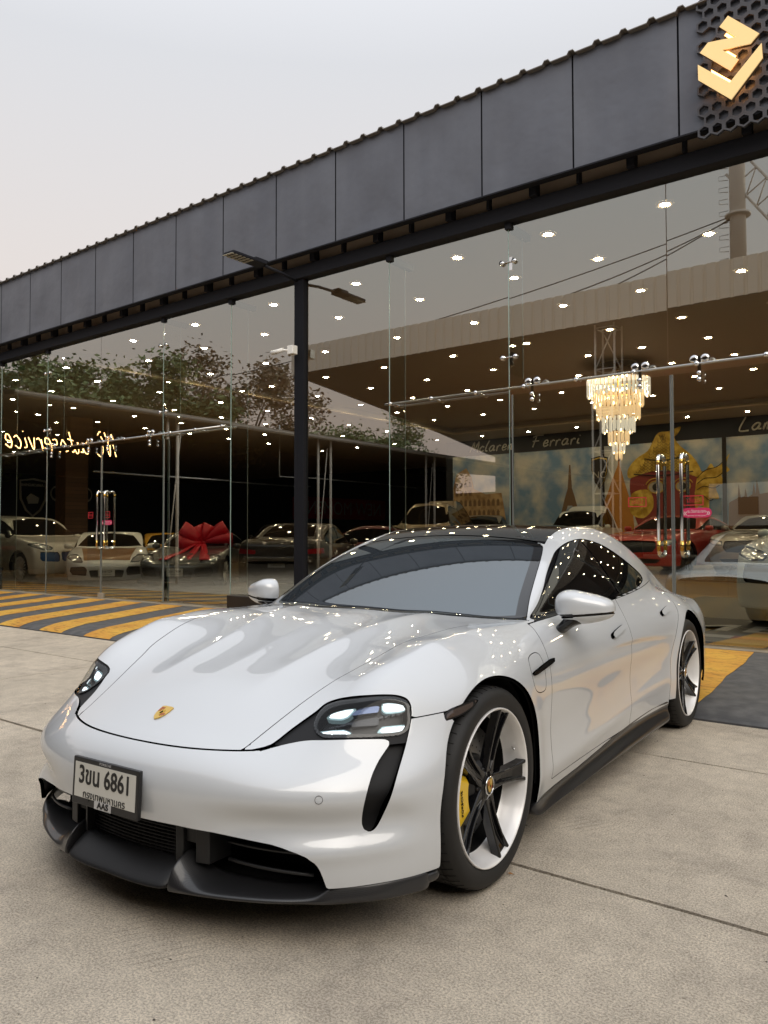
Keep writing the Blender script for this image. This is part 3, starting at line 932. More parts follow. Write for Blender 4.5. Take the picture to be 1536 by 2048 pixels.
# ---- crest on the hood
def crest_badge(parent, M, k=1.0):
    sh = [(-.5, .62), (-.25, .68), (0, .66), (.25, .68), (.5, .62), (.49, .2), (.42, -.15), (.25, -.48), (0, -.68), (-.25, -.48), (-.42, -.15), (-.49, .2)]
    b = MB(); b.prism([(x * .048 * k, y * .048 * k) for x, y in sh], 'z', -.002 * k, .0022 * k)
    o = b.build('crest_badge', gold, parent, bevel=.0008 * k); o.data.transform(M)
    q = MB()
    for sx, sy in ((-1, 1), (1, -1)):
        for j in range(3):
            x0 = sx * (.12 + .12 * j); 
            q.bx(min(x0, x0 + sx * .06) * .048 * k, max(x0, x0 + sx * .06) * .048 * k, (.08 if sy > 0 else -.34 + .06 * j) * .048 * k, (.50 if sy > 0 else -.04) * .048 * k, .0022 * k, .0028 * k)
    r_ = q.build('crest_stripe', crest_red, o); r_.data.transform(M)
    q = MB(); q.prism([(x * .016 * k, y * .018 * k) for x, y in sh], 'z', .0022 * k, .0034 * k)
    c_ = q.build('crest_centre', mat('crest_yellow', (.62, .42, .05), .4, .4), o); c_.data.transform(M)
    q = MB(); q.prism([(-.004 * k, -.006 * k), (.003 * k, -.006 * k), (.005 * k, .002 * k), (.0 * k, .008 * k), (-.003 * k, .003 * k)], 'z', .0034 * k, .0038 * k)
    h_ = q.build('crest_centre', matt_black, o); h_.data.transform(M)
    return o
def surf_frame(x, y, up):
    z = float(Tt(np.array([x]), np.array([y]))[0])
    e = .01
    zx = float(Tt(np.array([x + e]), np.array([y]))[0] - Tt(np.array([x - e]), np.array([y]))[0]) / (2 * e)
    n = Vector((-zx, 0, 1)).normalized(); ey = Vector((-1, 0, -zx)).normalized()
    ex = ey.cross(n)
    return frame3(Vector((x, y, z)) + n * .002, ex, ey)
crest_badge(hero, surf_frame(.727, 0, 1), 1.15)

# ---- parking sensors
for s in (1, -1):
    P0 = Vector((.734, s * .721, .467))
    nrm = grad(f_body, np.array([[P0.x, P0.y, P0.z]]))[0]; n_ = Vector(nrm).normalized()
    ex = Vector((0, 0, 1)).cross(n_).normalized()
    q = MB(); q.lathe([(.0125, -.001), (.0125, .0006), (.0112, .0006), (.0112, -.001)], 24)
    o = q.build('parking_sensor', satin_black, hero); o.data.transform(frame3(P0, ex, n_.cross(ex)))
# ---- wheels (built at the origin, outer side +y)
barrel_m = mat('silver_barrel', (.84, .83, .82), .35, .15, coat=.5)
def hero_wheel(x, s, base, front=True):
    w = empty('wheel', (x, s * .957, .356)); w.parent = hero
    if s < 0: w.rotation_euler = (0, 0, math.pi)
    t = MB()
    prof = [(.276, -.262), (.290, -.268), (.325, -.268), (.346, -.252), (.3555, -.225)]
    for g0 in (-.205, -.160, -.112, -.065):
        prof += [(.3575, g0 - .012), (.350, g0 - .0105), (.350, g0 - .0015), (.3575, g0)]
    prof += [(.3565, -.040), (.351, -.022), (.345, -.014), (.338, -.0055), (.325, -.001), (.308, .000), (.294, -.003), (.286, -.008), (.282, -.012), (.279, -.018)]
    t.lathe(prof, 96, 'y')
    # shoulder blocks: short cross grooves
    o = t.build('tyre', rubber, w)
    gr_ = MB()
    for k in range(60):
        a = 2 * math.pi * k / 60
        ca, sa = math.cos(a), math.sin(a); c2, s2 = math.cos(a + .022), math.sin(a + .022)
        def pp(r, y, c, s__): return (r * c, y, r * s__)
        pts = [pp(.3579, -.098, ca, sa), pp(.3579, -.066, ca, sa), pp(.3571, -.042, c2, s2), pp(.3520, -.022, c2, s2)]
        gr_.tube(pts, .0013, 4)
    gr_.build('tread_groove', matt_black, o)
    # rim: lip, barrel
    b = MB()
    b.lathe([(.2815, -.014), (.2815, -.006), (.279, -.003), (.2755, -.005), (.2725, -.012), (.268, -.022), (.262, -.040), (.254, -.080), (.247, -.092)], 96, 'y')
    ri_ = b.build('rim', barrel_m, w)
    b = MB(); b.lathe([(.247, -.092), (.246, -.12), (.250, -.235), (.262, -.25)], 64, 'y'); b.build('inner_barrel', matt_black, ri_)
    v = MB(); v.tube([(-.238, -.052, .085), (-.226, -.035, .081)], .0035, 8); v.build('valve', chrome, w)
    # five forked spokes
    rs = [.036, .06, .09, .13, .17, .21, .245, .268, .2745]
    hw = [.028, .030, .027, .026, .028, .031, .036, .041, .043]
    yy = [-.036, -.036, -.035, -.032, -.027, -.021, -.013, -.0085, -.0085]
    gw = [.0, .004, .009, .011, .013, .016, .020, .024, .025]
    gd = [.0, .004, .012, .015, .016, .016, .015, .012, .010]
    for k in range(5):
        a = R_(base + 72 * k)
        sp_ = MB(); vs = []
        for r, h_, y_, g_, d_ in zip(rs, hw, yy, gw, gd):
            sec_ = [(-h_ - .004, y_ - .034), (-h_, y_ - .004), (-h_ + .0035, y_), (-g_ - .004, y_ - .0005), (-g_, y_ - d_), (g_, y_ - d_), (g_ + .004, y_ - .0005), (h_ - .0035, y_), (h_, y_ - .004), (h_ + .004, y_ - .034)]
            for (q, yv) in sec_:
                vs.append((r * math.cos(a) - q * math.sin(a), yv, r * math.sin(a) + q * math.cos(a)))
        n = 10; fs = []
        for i in range(len(rs) - 1):
            for j in range(n):
                fs.append((i * n + j, i * n + (j + 1) % n, (i + 1) * n + (j + 1) % n, (i + 1) * n + j))
        fs += [tuple(range(n)), tuple((len(rs) - 1) * n + j for j in range(n))]
        sp_.add(vs, fs, 0, False)
        so = sp_.build('spoke', gloss_black, w)
        bv = so.modifiers.new('bevel', 'BEVEL'); bv.width = .0015; bv.segments = 2; bv.limit_method = 'ANGLE'; bv.angle_limit = R_(25)
    h = MB()
    h.lathe([(0, -.030), (.030, -.030), (.034, -.033), (.050, -.036), (.056, -.044), (.056, -.09)], 40, 'y')
    h.build('hub', gloss_black, w)
    bo = MB()
    for k in range(5):
        a = R_(base + 36 + 72 * k)
        bo.lathe([(0, -.043), (.007, -.043), (.008, -.046), (.008, -.08)], 8, 'y', (.062 * math.cos(a), 0, .062 * math.sin(a)))
    bo.lathe([(.09, -.07), (.075, -.055), (.05, -.05), (0, -.05)], 30, 'y')
    bo.build('wheel_bolt', satin_black, w)
    c = MB(); c.lathe([(.0335, -.030), (.0335, -.0275), (.0300, -.0265), (.0295, -.0285)], 40, 'y'); c.build('centre_cap', chrome, w)
    cb = crest_badge(w, frame3((0, -.0285, 0), (-1, 0, 0), (0, 0, 1)), .78)
    # brake disc and caliper
    d = MB()
    d.lathe([(.100, -.118), (.205, -.118), (.206, -.150), (.100, -.150)], 64, 'y')
    for i in range(24):
        for j in range(3):
            a = 2 * math.pi * (i + j * .33) / 24; r = .13 + j * .028
            d.lathe([(0, -.1165), (.0038, -.1165)], 6, 'y', (r * math.cos(a), 0, r * math.sin(a)), mi=1)
    disc = d.build('brake_disc', [mat('disc_steel', (.20, .20, .20), .35, .9), matt_black], w)
    bell = MB(); bell.lathe([(.0, -.085), (.095, -.085), (.105, -.10), (.105, -.16)], 40, 'y'); bell.build('disc_bell', satin_black, w)
    bk = MB(); bk.lathe([(.0, -.165), (.246, -.165)], 48, 'y'); bk.build('backing_plate', matt_black, w)
    cal = MB(); A0, A1 = (R_(-36), R_(25)) if front else (R_(-30), R_(20))
    N_ = 14; vs = []
    if s < 0: A0, A1 = math.pi - A1, math.pi - A0
    for i in range(N_ + 1):
        a = A0 + (A1 - A0) * i / N_; e = math.sin(math.pi * min(1, max(0, i / N_)))
        ri, ro = .128 + .012 * (1 - min(1, e * 3)), .238 - .02 * (1 - min(1, e * 3))
        yo = -.043 - .012 * (1 - min(1, e * 2.5))
        sec_ = [(ri, yo - .10), (ri, yo - .012), (ri + .010, yo), (ro - .014, yo - .002), (ro, yo - .020), (ro, yo - .10)]
        for r, yv in sec_:
            vs.append((r * math.cos(a), yv, r * math.sin(a)))
    n = 6; fs = []
    for i in range(N_):
        for j in range(n):
            fs.append((i * n + j, i * n + (j + 1) % n, (i + 1) * n + (j + 1) % n, (i + 1) * n + j))
    fs += [tuple(range(n)), tuple(N_ * n + j for j in range(n))]
    cal.add(vs, fs, 0, False)
    co = cal.build('brake_caliper', mat('caliper_yellow', (.78, .50, .008), .28, 0, coat=.6), w, bevel=.004)
    am = (A0 + A1) / 2
    er = Vector((math.cos(am), 0, math.sin(am))); et = Vector((-math.sin(am), 0, math.cos(am)))
    if s > 0: ex, ey = -et, er
    else: ex, ey = et, er
    # ex x ey must face +y
    if ex.cross(ey).y < 0: ex = -ex
    text_mesh('caliper_writing', 'PORSCHE', .017, matt_black, co, frame3(er * .185 + Vector((0, -.0415, 0)), ex, ey), squeeze=1.25)
    return w
for s in (1, -1):
    hero_wheel(0, s, 37 if s > 0 else 20)
    hero_wheel(-2.9, s, 0 if s > 0 else 10, False)
# ------------------------------------------------------------ yard, ramp
GY = 8.5          # glass plane
FZ = 0.14         # showroom floor level
concrete = mat('concrete', (.30, .27, .235), .88, spec=.3)
def _concrete():
    nt = concrete.node_tree; L = nt.links.new
    t = nt.nodes.new('ShaderNodeTexCoord')
    def noise(s, d=6, r=.6, st=None):
        n = nt.nodes.new('ShaderNodeTexNoise'); n.inputs['Scale'].default_value = s; n.inputs['Detail'].default_value = d; n.inputs['Roughness'].default_value = r
        if st:
            mp = nt.nodes.new('ShaderNodeMapping'); mp.inputs['Scale'].default_value = st[0]; mp.inputs['Rotation'].default_value = (0, 0, st[1]); L(t.outputs['Object'], mp.inputs[0]); L(mp.outputs[0], n.inputs['Vector'])
        else: L(t.outputs['Object'], n.inputs['Vector'])
        return n
    def ramp(n, a, b, ca, cb):
        r = nt.nodes.new('ShaderNodeValToRGB'); r.color_ramp.elements[0].position = a; r.color_ramp.elements[1].position = b
        r.color_ramp.elements[0].color = (*ca, 1); r.color_ramp.elements[1].color = (*cb, 1); L(n.outputs['Fac'] if 'Fac' in n.outputs else n.outputs[0], r.inputs[0]); return r
    def mul(a, b, mode='MULTIPLY', f=1.0):
        m = nt.nodes.new('ShaderNodeMix'); m.data_type = 'RGBA'; m.blend_type = mode; m.inputs[0].default_value = f; L(a, m.inputs[6]); L(b, m.inputs[7]); return m.outputs[2]
    big = ramp(noise(.55, 5, .6), .32, .68, (.58, .515, .425), (.76, .675, .56))
    mid = ramp(noise(5, 6, .7), .3, .7, (.92, .92, .92), (1.05, 1.05, 1.04))
    # exposed pitted texture: dark worn flecks between pale paste
    n1 = noise(135, 5, .72); n2 = noise(9, 4, .7)
    ad = nt.nodes.new('ShaderNodeMath'); ad.operation = 'MULTIPLY_ADD'; ad.inputs[1].default_value = .20; L(n2.outputs['Fac'], ad.inputs[0]); L(n1.outputs['Fac'], ad.inputs[2])
    fleck0 = ramp(ad, .50, .68, (.60, .585, .57), (1.14, 1.13, 1.11))
    n3 = noise(48, 6, .85); pit = ramp(n3, .335, .41, (.42, .405, .39), (1, 1, 1))
    class _F: pass
    fleck = _F(); fleck.outputs = [mul(fleck0.outputs[0], pit.outputs[0])]
    # broom marks left in patches
    wv = nt.nodes.new('ShaderNodeTexWave'); wv.wave_type = 'BANDS'; wv.bands_direction = 'X'; wv.inputs['Scale'].default_value = 8.5; wv.inputs['Distortion'].default_value = .8; wv.inputs['Detail'].default_value = 3
    mpw = nt.nodes.new('ShaderNodeMapping'); mpw.inputs['Rotation'].default_value = (0, 0, R_(28)); L(t.outputs['Object'], mpw.inputs[0]); L(mpw.outputs[0], wv.inputs[0])
    wr = ramp(wv, .0, .20, (.66, .65, .64), (1, 1, 1)); pm = ramp(noise(1.1, 3, .5), .64, .72, (0, 0, 0), (1, 1, 1))
    fine = ramp(noise(380, 3, .7), .35, .65, (.80, .80, .80), (1.08, 1.08, 1.07))
    strk = ramp(noise(3.0, 5, .6, ((22, 1.2, 1), R_(38))), .30, .46, (.80, .80, .80), (1, 1, 1))
    stain = ramp(noise(1.3, 7, .8), .34, .52, (.66, .65, .66), (1, 1, 1))
    c = mul(big.outputs[0], mid.outputs[0]); c = mul(c, fleck.outputs[0]); c = mul(c, fine.outputs[0]); c = mul(c, strk.outputs[0], f=.5); c = mul(c, stain.outputs[0], f=.8)
    pmx = nt.nodes.new('ShaderNodeMix'); pmx.data_type = 'RGBA'; pmx.inputs[6].default_value = (1, 1, 1, 1); L(pm.outputs[0], pmx.inputs[0]); L(wr.outputs[0], pmx.inputs[7])
    c = mul(c, pmx.outputs[2])
    L(c, bsdf(concrete).inputs['Base Color'])
    b = nt.nodes.new('ShaderNodeBump'); b.inputs['Strength'].default_value = .65; b.inputs['Distance'].default_value = .006
    h = mul(fleck.outputs[0], fine.outputs[0]); L(h, b.inputs['Height']); L(b.outputs[0], bsdf(concrete).inputs['Normal'])
_concrete()
# slabs with open joints, over a darker bed
joint_m = matt_black
gb_ = MB(); gb_.bx(-240, 240, -240, 5.66, -.30, -.022); tag(gb_.build('ground', mat('bed_dirt', (.012, .010, .009), .95)), kind='structure')
def wobble(a, b, fixed, axis, seed, amp=.006, n=60):
    r = random.Random(seed); out = []
    w = 0
    for i in range(n + 1):
        t = a + (b - a) * i / n; w = w * .6 + r.uniform(-amp, amp)
        out.append((t, fixed + w) if axis == 'x' else (fixed + w, t))
    return out
def slab(x0, x1, y0, y1, s):
    """one concrete slab with ragged arrises"""
    e1 = wobble(x0, x1, y0, 'x', s); e2 = wobble(x0, x1, y1, 'x', s + 1)
    if y1 >= 5.6: e2 = [(t, 5.648) for t, _ in e2]
    pts = e1 + e2[::-1]
    # edge columns wobble too
    m = MB(); m.prism(pts, 'z', -.020 if True else 0, 0.0)
    return m
xs_ = [-60, -43, -25, -7.05, 10.6, 28, 60]; ys_ = [-60, -36, -18, -9.0, -3.15, 2.755, 4.60, 5.648]
cs = MB(); k = 0
for i in range(len(xs_) - 1):
    for j in range(len(ys_) - 1):
        k += 7
        g = .012 if ys_[j] < 4 else .004
        s_ = slab(xs_[i] + .006, xs_[i + 1] - .006, ys_[j] + g, ys_[j + 1] - g, k)
        cs.add(s_.v, s_.f)
tag(cs.build('yard', concrete), kind='structure')
far = MB(); far.prism([(-240, -240), (240, -240), (240, -60.0), (60.0, -60.0), (60, 5.6), (240, 5.6), (240, 5.66), (-60, 5.66), (-60, -60), (-240, -60)][:4] + [(60, 5.64), (240, 5.64), (240, -240)][:0], 'z', -.021, -.004) if False else None
gg = MB(); gg.bx(-240, -60, -240, 5.64, -.021, -.003); gg.bx(60, 240, -240, 5.64, -.021, -.003); gg.bx(-59.99, 59.99, -240, -60.01, -.021, -.003)
tag(gg.build('far_ground', concrete), kind='structure')

ramp_black = mat('ramp_black_paint', (.075, .077, .082), .72)
noise_color(ramp_black, (.055, .057, .062), (.105, .105, .108), 9, 8, .35, .7)
ramp_yellow = mat('ramp_yellow_paint', (.55, .27, .03), .65)
def _yel():
    m = ramp_yellow; nt = m.node_tree; L = nt.links.new
    t = nt.nodes.new('ShaderNodeTexCoord')
    n1 = nt.nodes.new('ShaderNodeTexNoise'); n1.inputs['Scale'].default_value = 2.2; n1.inputs['Detail'].default_value = 5
    n2 = nt.nodes.new('ShaderNodeTexNoise'); n2.inputs['Scale'].default_value = 14; n2.inputs['Detail'].default_value = 8; n2.inputs['Roughness'].default_value = .75
    mp = nt.nodes.new('ShaderNodeMapping'); mp.inputs['Scale'].default_value = (.55, 1.6, 1)
    L(t.outputs['Object'], mp.inputs[0]); L(mp.outputs[0], n2.inputs['Vector']); L(t.outputs['Object'], n1.inputs['Vector'])
    r1 = nt.nodes.new('ShaderNodeValToRGB'); r1.color_ramp.elements[0].position = .35; r1.color_ramp.elements[1].position = .65
    r1.color_ramp.elements[0].color = (.55, .25, .03, 1); r1.color_ramp.elements[1].color = (.66, .38, .05, 1)
    r2 = nt.nodes.new('ShaderNodeValToRGB'); r2.color_ramp.elements[0].position = .37; r2.color_ramp.elements[1].position = .49
    r2.color_ramp.elements[0].color = (.30, .27, .24, 1); r2.color_ramp.elements[1].color = (1, 1, 1, 1)
    mx = nt.nodes.new('ShaderNodeMix'); mx.data_type = 'RGBA'; mx.blend_type = 'MULTIPLY'; mx.inputs[0].default_value = .8
    L(n1.outputs[0], r1.inputs[0]); L(n2.outputs[0], r2.inputs[0]); L(r1.outputs[0], mx.inputs[6]); L(r2.outputs[0], mx.inputs[7]); L(mx.outputs[2], bsdf(m).inputs['Base Color'])
_yel()
noise_bump(ramp_black, 120, .3, .004)
prof = [(5.655, -.02), (5.655, .012), (5.70, .030), (5.80, .050), (5.92, .066), (6.10, .080), (7.2, .108), (8.30, .136)]
rb = MB()
def strip_surface(b, xa, xb, dz, mi):
    """xa, xb functions of Y; lies dz above the ramp profile"""
    pts = [p for p in prof[1:]]
    fine_ = []
    for (y0, z0), (y1, z1) in zip(pts[:-1], pts[1:]):
        n = max(1, int((y1 - y0) / .12))
        for q in range(n):
            t = q / n; fine_.append((y0 + (y1 - y0) * t, z0 + (z1 - z0) * t))
    fine_.append(pts[-1])
    vs = [(xa(y), y, z + dz) for y, z in fine_] + [(xb(y), y, z + dz) for y, z in fine_]
    n = len(fine_)
    b.add(vs, [(i, n + i, n + i + 1, i + 1) for i in range(n - 1)], mi, True)
rb.prism([(y, z) for y, z in prof] + [(8.30, -.3), (5.655, -.3)], 'x', -60, 40)
tag(rb.build('ramp', ramp_black), kind='structure')
ym = MB(); rr = random.Random(3)
x = -24.6
top_x = -29.7
while top_x < 6:
    sh = -.87 if top_x < -8 else (-.17 if top_x > -3.4 else -.87 + .70 * (top_x + 8) / 4.6)
    j = [rr.uniform(-.03, .03) for _ in range(4)]
    def edge(off, a, b):
        return lambda y: top_x + off + (-sh) * (8.30 - y) / 2.65 + .010 * math.sin(y * 5 + a * 9) + .004 * math.sin(y * 13 + b * 30)
    ea, eb = edge(j[0] * .5, j[0] * 40, j[1] * 40), edge(.55 + j[2] * .5, j[2] * 40, j[3] * 40)
    strip_surface(ym, ea, eb, .004, 0)
    top_x += 1.092
tag(ym.build('ramp_marking', ramp_yellow), kind='structure')

# ------------------------------------------------------------ showroom
show = empty('showroom', (-8, GY, 0)); SOFF = Vector((8, -GY, 0))
tag(show, 'glass-fronted car showroom with a dark grey panelled fascia and a tall clear glass wall', 'building')
def part(mb, name, m, parent=show, **k):
    o = mb.build(name, m, parent, **k)
    if parent is show: o.location = SOFF
    return o
steel_black = mat('black_steel', (.010, .011, .016), .7, spec=.25)
fascia_m = mat('fascia_sheet', (.135, .143, .166), .45, .35)
noise_bump(fascia_m, 2.2, .55, .03, 3)
noise_color(fascia_m, (.100, .108, .132), (.132, .142, .168), 2.6, 7, .25, .75, stretch=(1, 1, .22))
ceil_m = mat('ceiling_paint', (.42, .36, .285), .8)
noise_bump(ceil_m, 1.2, .2, .02, 2)
wall_dark = mat('dark_wall_paint', (.012, .014, .020), .7)
stone = mat('threshold_stone', (.26, .22, .17), .6); noise_color(stone, (.20, .17, .13), (.31, .27, .21), 6)
tile = mat('floor_tile', (.30, .20, .12), .16, spec=.5)
def _tile():
    nt = tile.node_tree; L = nt.links.new
    t = nt.nodes.new('ShaderNodeTexCoord'); b = nt.nodes.new('ShaderNodeTexBrick')
    b.offset = 0; b.inputs['Scale'].default_value = 1.0; b.inputs['Brick Width'].default_value = .8; b.inputs['Row Height'].default_value = .8; b.inputs['Mortar Size'].default_value = .004
    b.inputs['Color1'].default_value = (.33, .22, .13, 1); b.inputs['Color2'].default_value = (.29, .19, .11, 1); b.inputs['Mortar'].default_value = (.12, .08, .05, 1)
    L(t.outputs['Object'], b.inputs[0]); L(b.outputs[0], bsdf(tile).inputs['Base Color'])
_tile()
f = MB(); f.bx(-46, 12, 8.32, 36.2, -.2, FZ); fo = f.build('floor', tile); tag(fo, kind='structure')
f = MB(); f.bx(-46, 12, 8.302, 8.56, -.2, FZ + .004); tag(f.build('threshold', stone), kind='structure')
# fascia panels
seams = [-27.1, -25.94, -24.77, -23.6, -22.43, -21.26, -20.08, -18.91, -17.74, -16.56, -15.38, -14.22, -13.05, -11.88, -10.69, -9.51, -8.33, -7.16, -5.98, -4.81, -3.63, -2.47, -1.30, -.13, 1.04, 2.21, 3.38, 4.55]
rr = random.Random(11)
for a, b_ in zip(seams[:-1], seams[1:]):
    # each sheet is slightly oil-canned
    nx, nz = 14, 14; vs = []
    ph = [rr.uniform(0, 6.28) for _ in range(6)]
    for i in range(nx + 1):
        for j in range(nz + 1):
            u, v = i / nx, j / nz
            edge_ = min(1, 6 * u, 6 * (1 - u), 6 * v + .25, 6 * (1 - v))
            d = .007 * edge_ * (math.sin(3.1 * u + 2.2 * v + ph[0]) + .8 * math.sin(5.3 * v - 3 * u + ph[1]) + .5 * math.sin(8 * u + 3 * v + ph[2]))
            vs.append((a + .010 + (b_ - a - .020) * u, 8.20 + d, 5.375 + 1.30 * v))
    fs = [(i * (nz + 1) + j, (i + 1) * (nz + 1) + j, (i + 1) * (nz + 1) + j + 1, i * (nz + 1) + j + 1) for i in range(nx) for j in range(nz)]
    p = MB(); p.add(vs, fs, 0, True)
    part(p, 'fascia_panel', fascia_m)
p = MB(); p.bx(-27.1, 4.55, 8.24, 8.34, 5.385, 6.66); part(p, 'fascia_frame', steel_black)
p = MB(); p.bx(-27.1, 4.55, 8.165, 8.235, 5.355, 5.372); part(p, 'fascia_trim', steel_black)
# roof: corrugated sheet seen edge-on along the top
rf = MB(); n = 0; vs = []; fs = []
xx = -27.2; pts = []
while xx < 4.6:
    pts += [(xx, 0), (xx + .13, 0), (xx + .155, .038), (xx + .205, .038), (xx + .23, 0)]
    xx += .30
for (x_, z_) in pts:
    vs += [(x_, 8.13, 6.665 + z_), (x_, 27.4, 7.6 + z_), (x_, 8.13, 6.655 + z_), (x_, 27.4, 7.59 + z_)]
for i in range(len(pts) - 1):
    a = i * 4; b2 = (i + 1) * 4
    fs += [(a, b2, b2 + 1, a + 1), (a + 2, a + 3, b2 + 3, b2 + 2), (a, a + 2, b2 + 2, b2)]
rf.add(vs, fs); part(rf, 'roof', mat('roof_sheet', (.20, .19, .18), .6, .3))
# soffit behind the fascia with stubs
so = MB(); so.bx(-27, 4.5, 8.34, 8.60, 5.60, 5.63); so.bx(-27, 4.5, 8.60, 8.64, 5.285, 5.62); part(so, 'soffit', mat('soffit_board', (.42, .33, .25), .8))
for i in range(54):
    x_ = -26.6 + .588 * i
    st = MB()
    if i % 2: st.bx(x_, x_ + .035, 8.36, 8.44, 5.285, 5.60)
    else: st.bx(x_, x_ + .085, 8.34, 8.46, 5.285, 5.60)
    part(st, 'roof_bracket', steel_black)
# beam and column
bm_ = MB(); bm_.bx(-27, 4.5, 8.40, 8.60, 5.10, 5.285); part(bm_, 'beam', steel_black, bevel=.006)
GS = [-26.2, -24.3, -22.5, -20.7, -18.9, -17.1, -15.2, -13.3, -11.4, -9.65]     # seams left of the column
GS2 = [-6.45, -4.62, -2.71, -.85, 1.0, 2.9]
for x_ in GS + GS2:
    if x_ in (-13.3, -2.71): continue
    br_ = MB(); br_.bx(x_ - .03, x_ + .05, 8.46, 9.0, 5.02, 5.098); part(br_, 'glass_bracket', steel_black)
c_ = MB(); c_.bx(-8.19, -8.00, 8.44, 8.54, .12, 5.10); c_.bx(-8.235, -7.955, 8.38, 8.60, .12, .16); part(c_, 'column', mat('column_paint', (.010, .011, .015), .85, spec=.15), bevel=.006)
c2 = MB(); c2.bx(-17.32, -17.14, 8.42, 8.60, .12, .62); part(c2, 'plinth', steel_black)
pl = MB(); pl.bx(-9.58, -8.21, 8.36, 8.62, .12, .355); part(pl, 'plinth', mat('dark_granite', (.020, .016, .014), .45), bevel=.012)
# interior shell
cm = MB()
cm.bx(-16.0, 12, 8.62, 25.0, 5.32, 5.36)
cm.bx(-46, -16.0, 8.62, 36.2, 5.10, 5.14); cm.bx(-16.0, 12, 25.0, 27.2, 5.10, 5.14)
cm.bx(-16.0, -15.96, 8.62, 25.0, 5.10, 5.32); cm.bx(-16.0, 12, 24.96, 25.0, 5.10, 5.32)
part(cm, 'ceiling', ceil_m)
cv = MB()
cv.prism([(24.96, 5.20), (24.96, 5.10), (24.80, 5.10), (24.80, 5.13)], 'x', -16, 12); cv.prism([(-15.96, 5.20), (-15.96, 5.10), (-15.80, 5.10), (-15.80, 5.13)], 'y', 8.64, 24.9)
part(cv, 'cove', mat('cove_cream', (.72, .60, .42), .6))
w = MB(); w.bx(-17.6, 12, 27.0, 27.2, FZ, 5.10); w.bx(-17.6, -17.4, 27.2, 36.2, FZ, 5.1); w.bx(-46, -17.6, 36.0, 36.2, FZ, 5.1); w.bx(-46.2, -46, 8.5, 36.2, FZ, 5.1); w.bx(12, 12.2, 8.5, 27.2, FZ, 5.36)
part(w, 'wall', wall_dark)
w = MB(); w.bx(-46, -27, 8.4, 8.6, 0, 6.6); w.bx(4.5, 12.2, 8.4, 8.6, 0, 6.6); part(w, 'wall', mat('outer_wall', (.35, .33, .30), .8))
# glazing
glass = thin_glass('shop_glass', (.86, .90, .885), boost=1.0, base=.27, refl_col=(.95, 1.0, .955))
edge_m = mat('glass_edge', (.30, .42, .40), .15, spec=.8)
PJ = random.Random(44)     # no two panes hang perfectly true
def pane(x0, x1, z0, z1, y=GY, parent=show, name='glass_pane'):
    a_, b_, c_ = PJ.uniform(-.004, .004), PJ.uniform(-.004, .004), PJ.uniform(-.005, .005)
    g = MB(); g.add([(x0, y + a_, z0), (x1, y + b_, z0), (x1, y + b_ + c_, z1), (x0, y + a_ + c_, z1)], [(0, 1, 2, 3)])
    o = g.build(name, glass, parent, recalc=False)
    if parent is show: o.location = SOFF
    return o
railz = 3.045
doorsets = [(-16.1, -13.3, -13.3, -10.5), (-5.3, -2.71, -2.71, .1)]
allx = GS + [-8.2]
for a, b_ in zip(allx[:-1], allx[1:]):
    if a >= -15.3 and b_ <= -11.3: pane(a + .004, b_ - .004, railz + .02, 5.10)
    else: pane(a + .004, b_ - .004, .36 if a == -9.65 else FZ + .006, 5.10)
allx = [-7.99] + GS2 + [4.5]
for a, b_ in zip(allx[:-1], allx[1:]):
    if a >= -4.7 and b_ <= -.8: pane(a + .004, b_ - .004, railz + .02, 5.10)
    else: pane(a + .004, b_ - .004, FZ + .006, 5.10)
for x_ in GS + GS2:
    z0 = railz + .02 if x_ in (-13.3, -2.71) else (.36 if x_ == -9.65 else FZ + .006)
    if x_ in (-13.3, -2.71): continue
    e_ = MB(); e_.bx(x_ - .004, x_ + .004, GY - .006, GY + .006, z0, 5.10); part(e_, 'glass_edge', edge_m)
    # stiffening fin inside
    fz = 2.0 if x_ in (-15.2, -11.4, -4.62, -.85) else z0
    fz = 3.25 if fz == 2.0 else fz
    g = MB(); g.add([(x_, GY + .008, fz), (x_, GY + .36, fz), (x_, GY + .36, 5.05), (x_, GY + .008, 5.05)], [(0, 1, 2, 3)]); part(g, 'glass_fin', glass, recalc=False)
    e_ = MB(); e_.bx(x_ - .006, x_ + .006, GY + .356, GY + .364, fz, 5.05); part(e_, 'fin_edge', mat('fin_edge_glass', (.45, .52, .50), .2, spec=.8))
    for zz_ in (4.62, 3.45):
        if fz > 3:
            s_ = MB()
            for dx in (-.085, .085):
                s_.lathe([(0, -.03), (.030, -.03), (.030, .0), (0, .0)], 16, 'y', (x_ + dx, GY, zz_))
            s_.tube([(x_ - .085, GY - .012, zz_), (x_ + .085, GY - .012, zz_)], .007, 6)
            s_.bx(x_ + .01, x_ + .05, GY + .0, GY + .05, zz_ - .10, zz_ + .06)
            part(s_, 'patch_fitting', chrome)
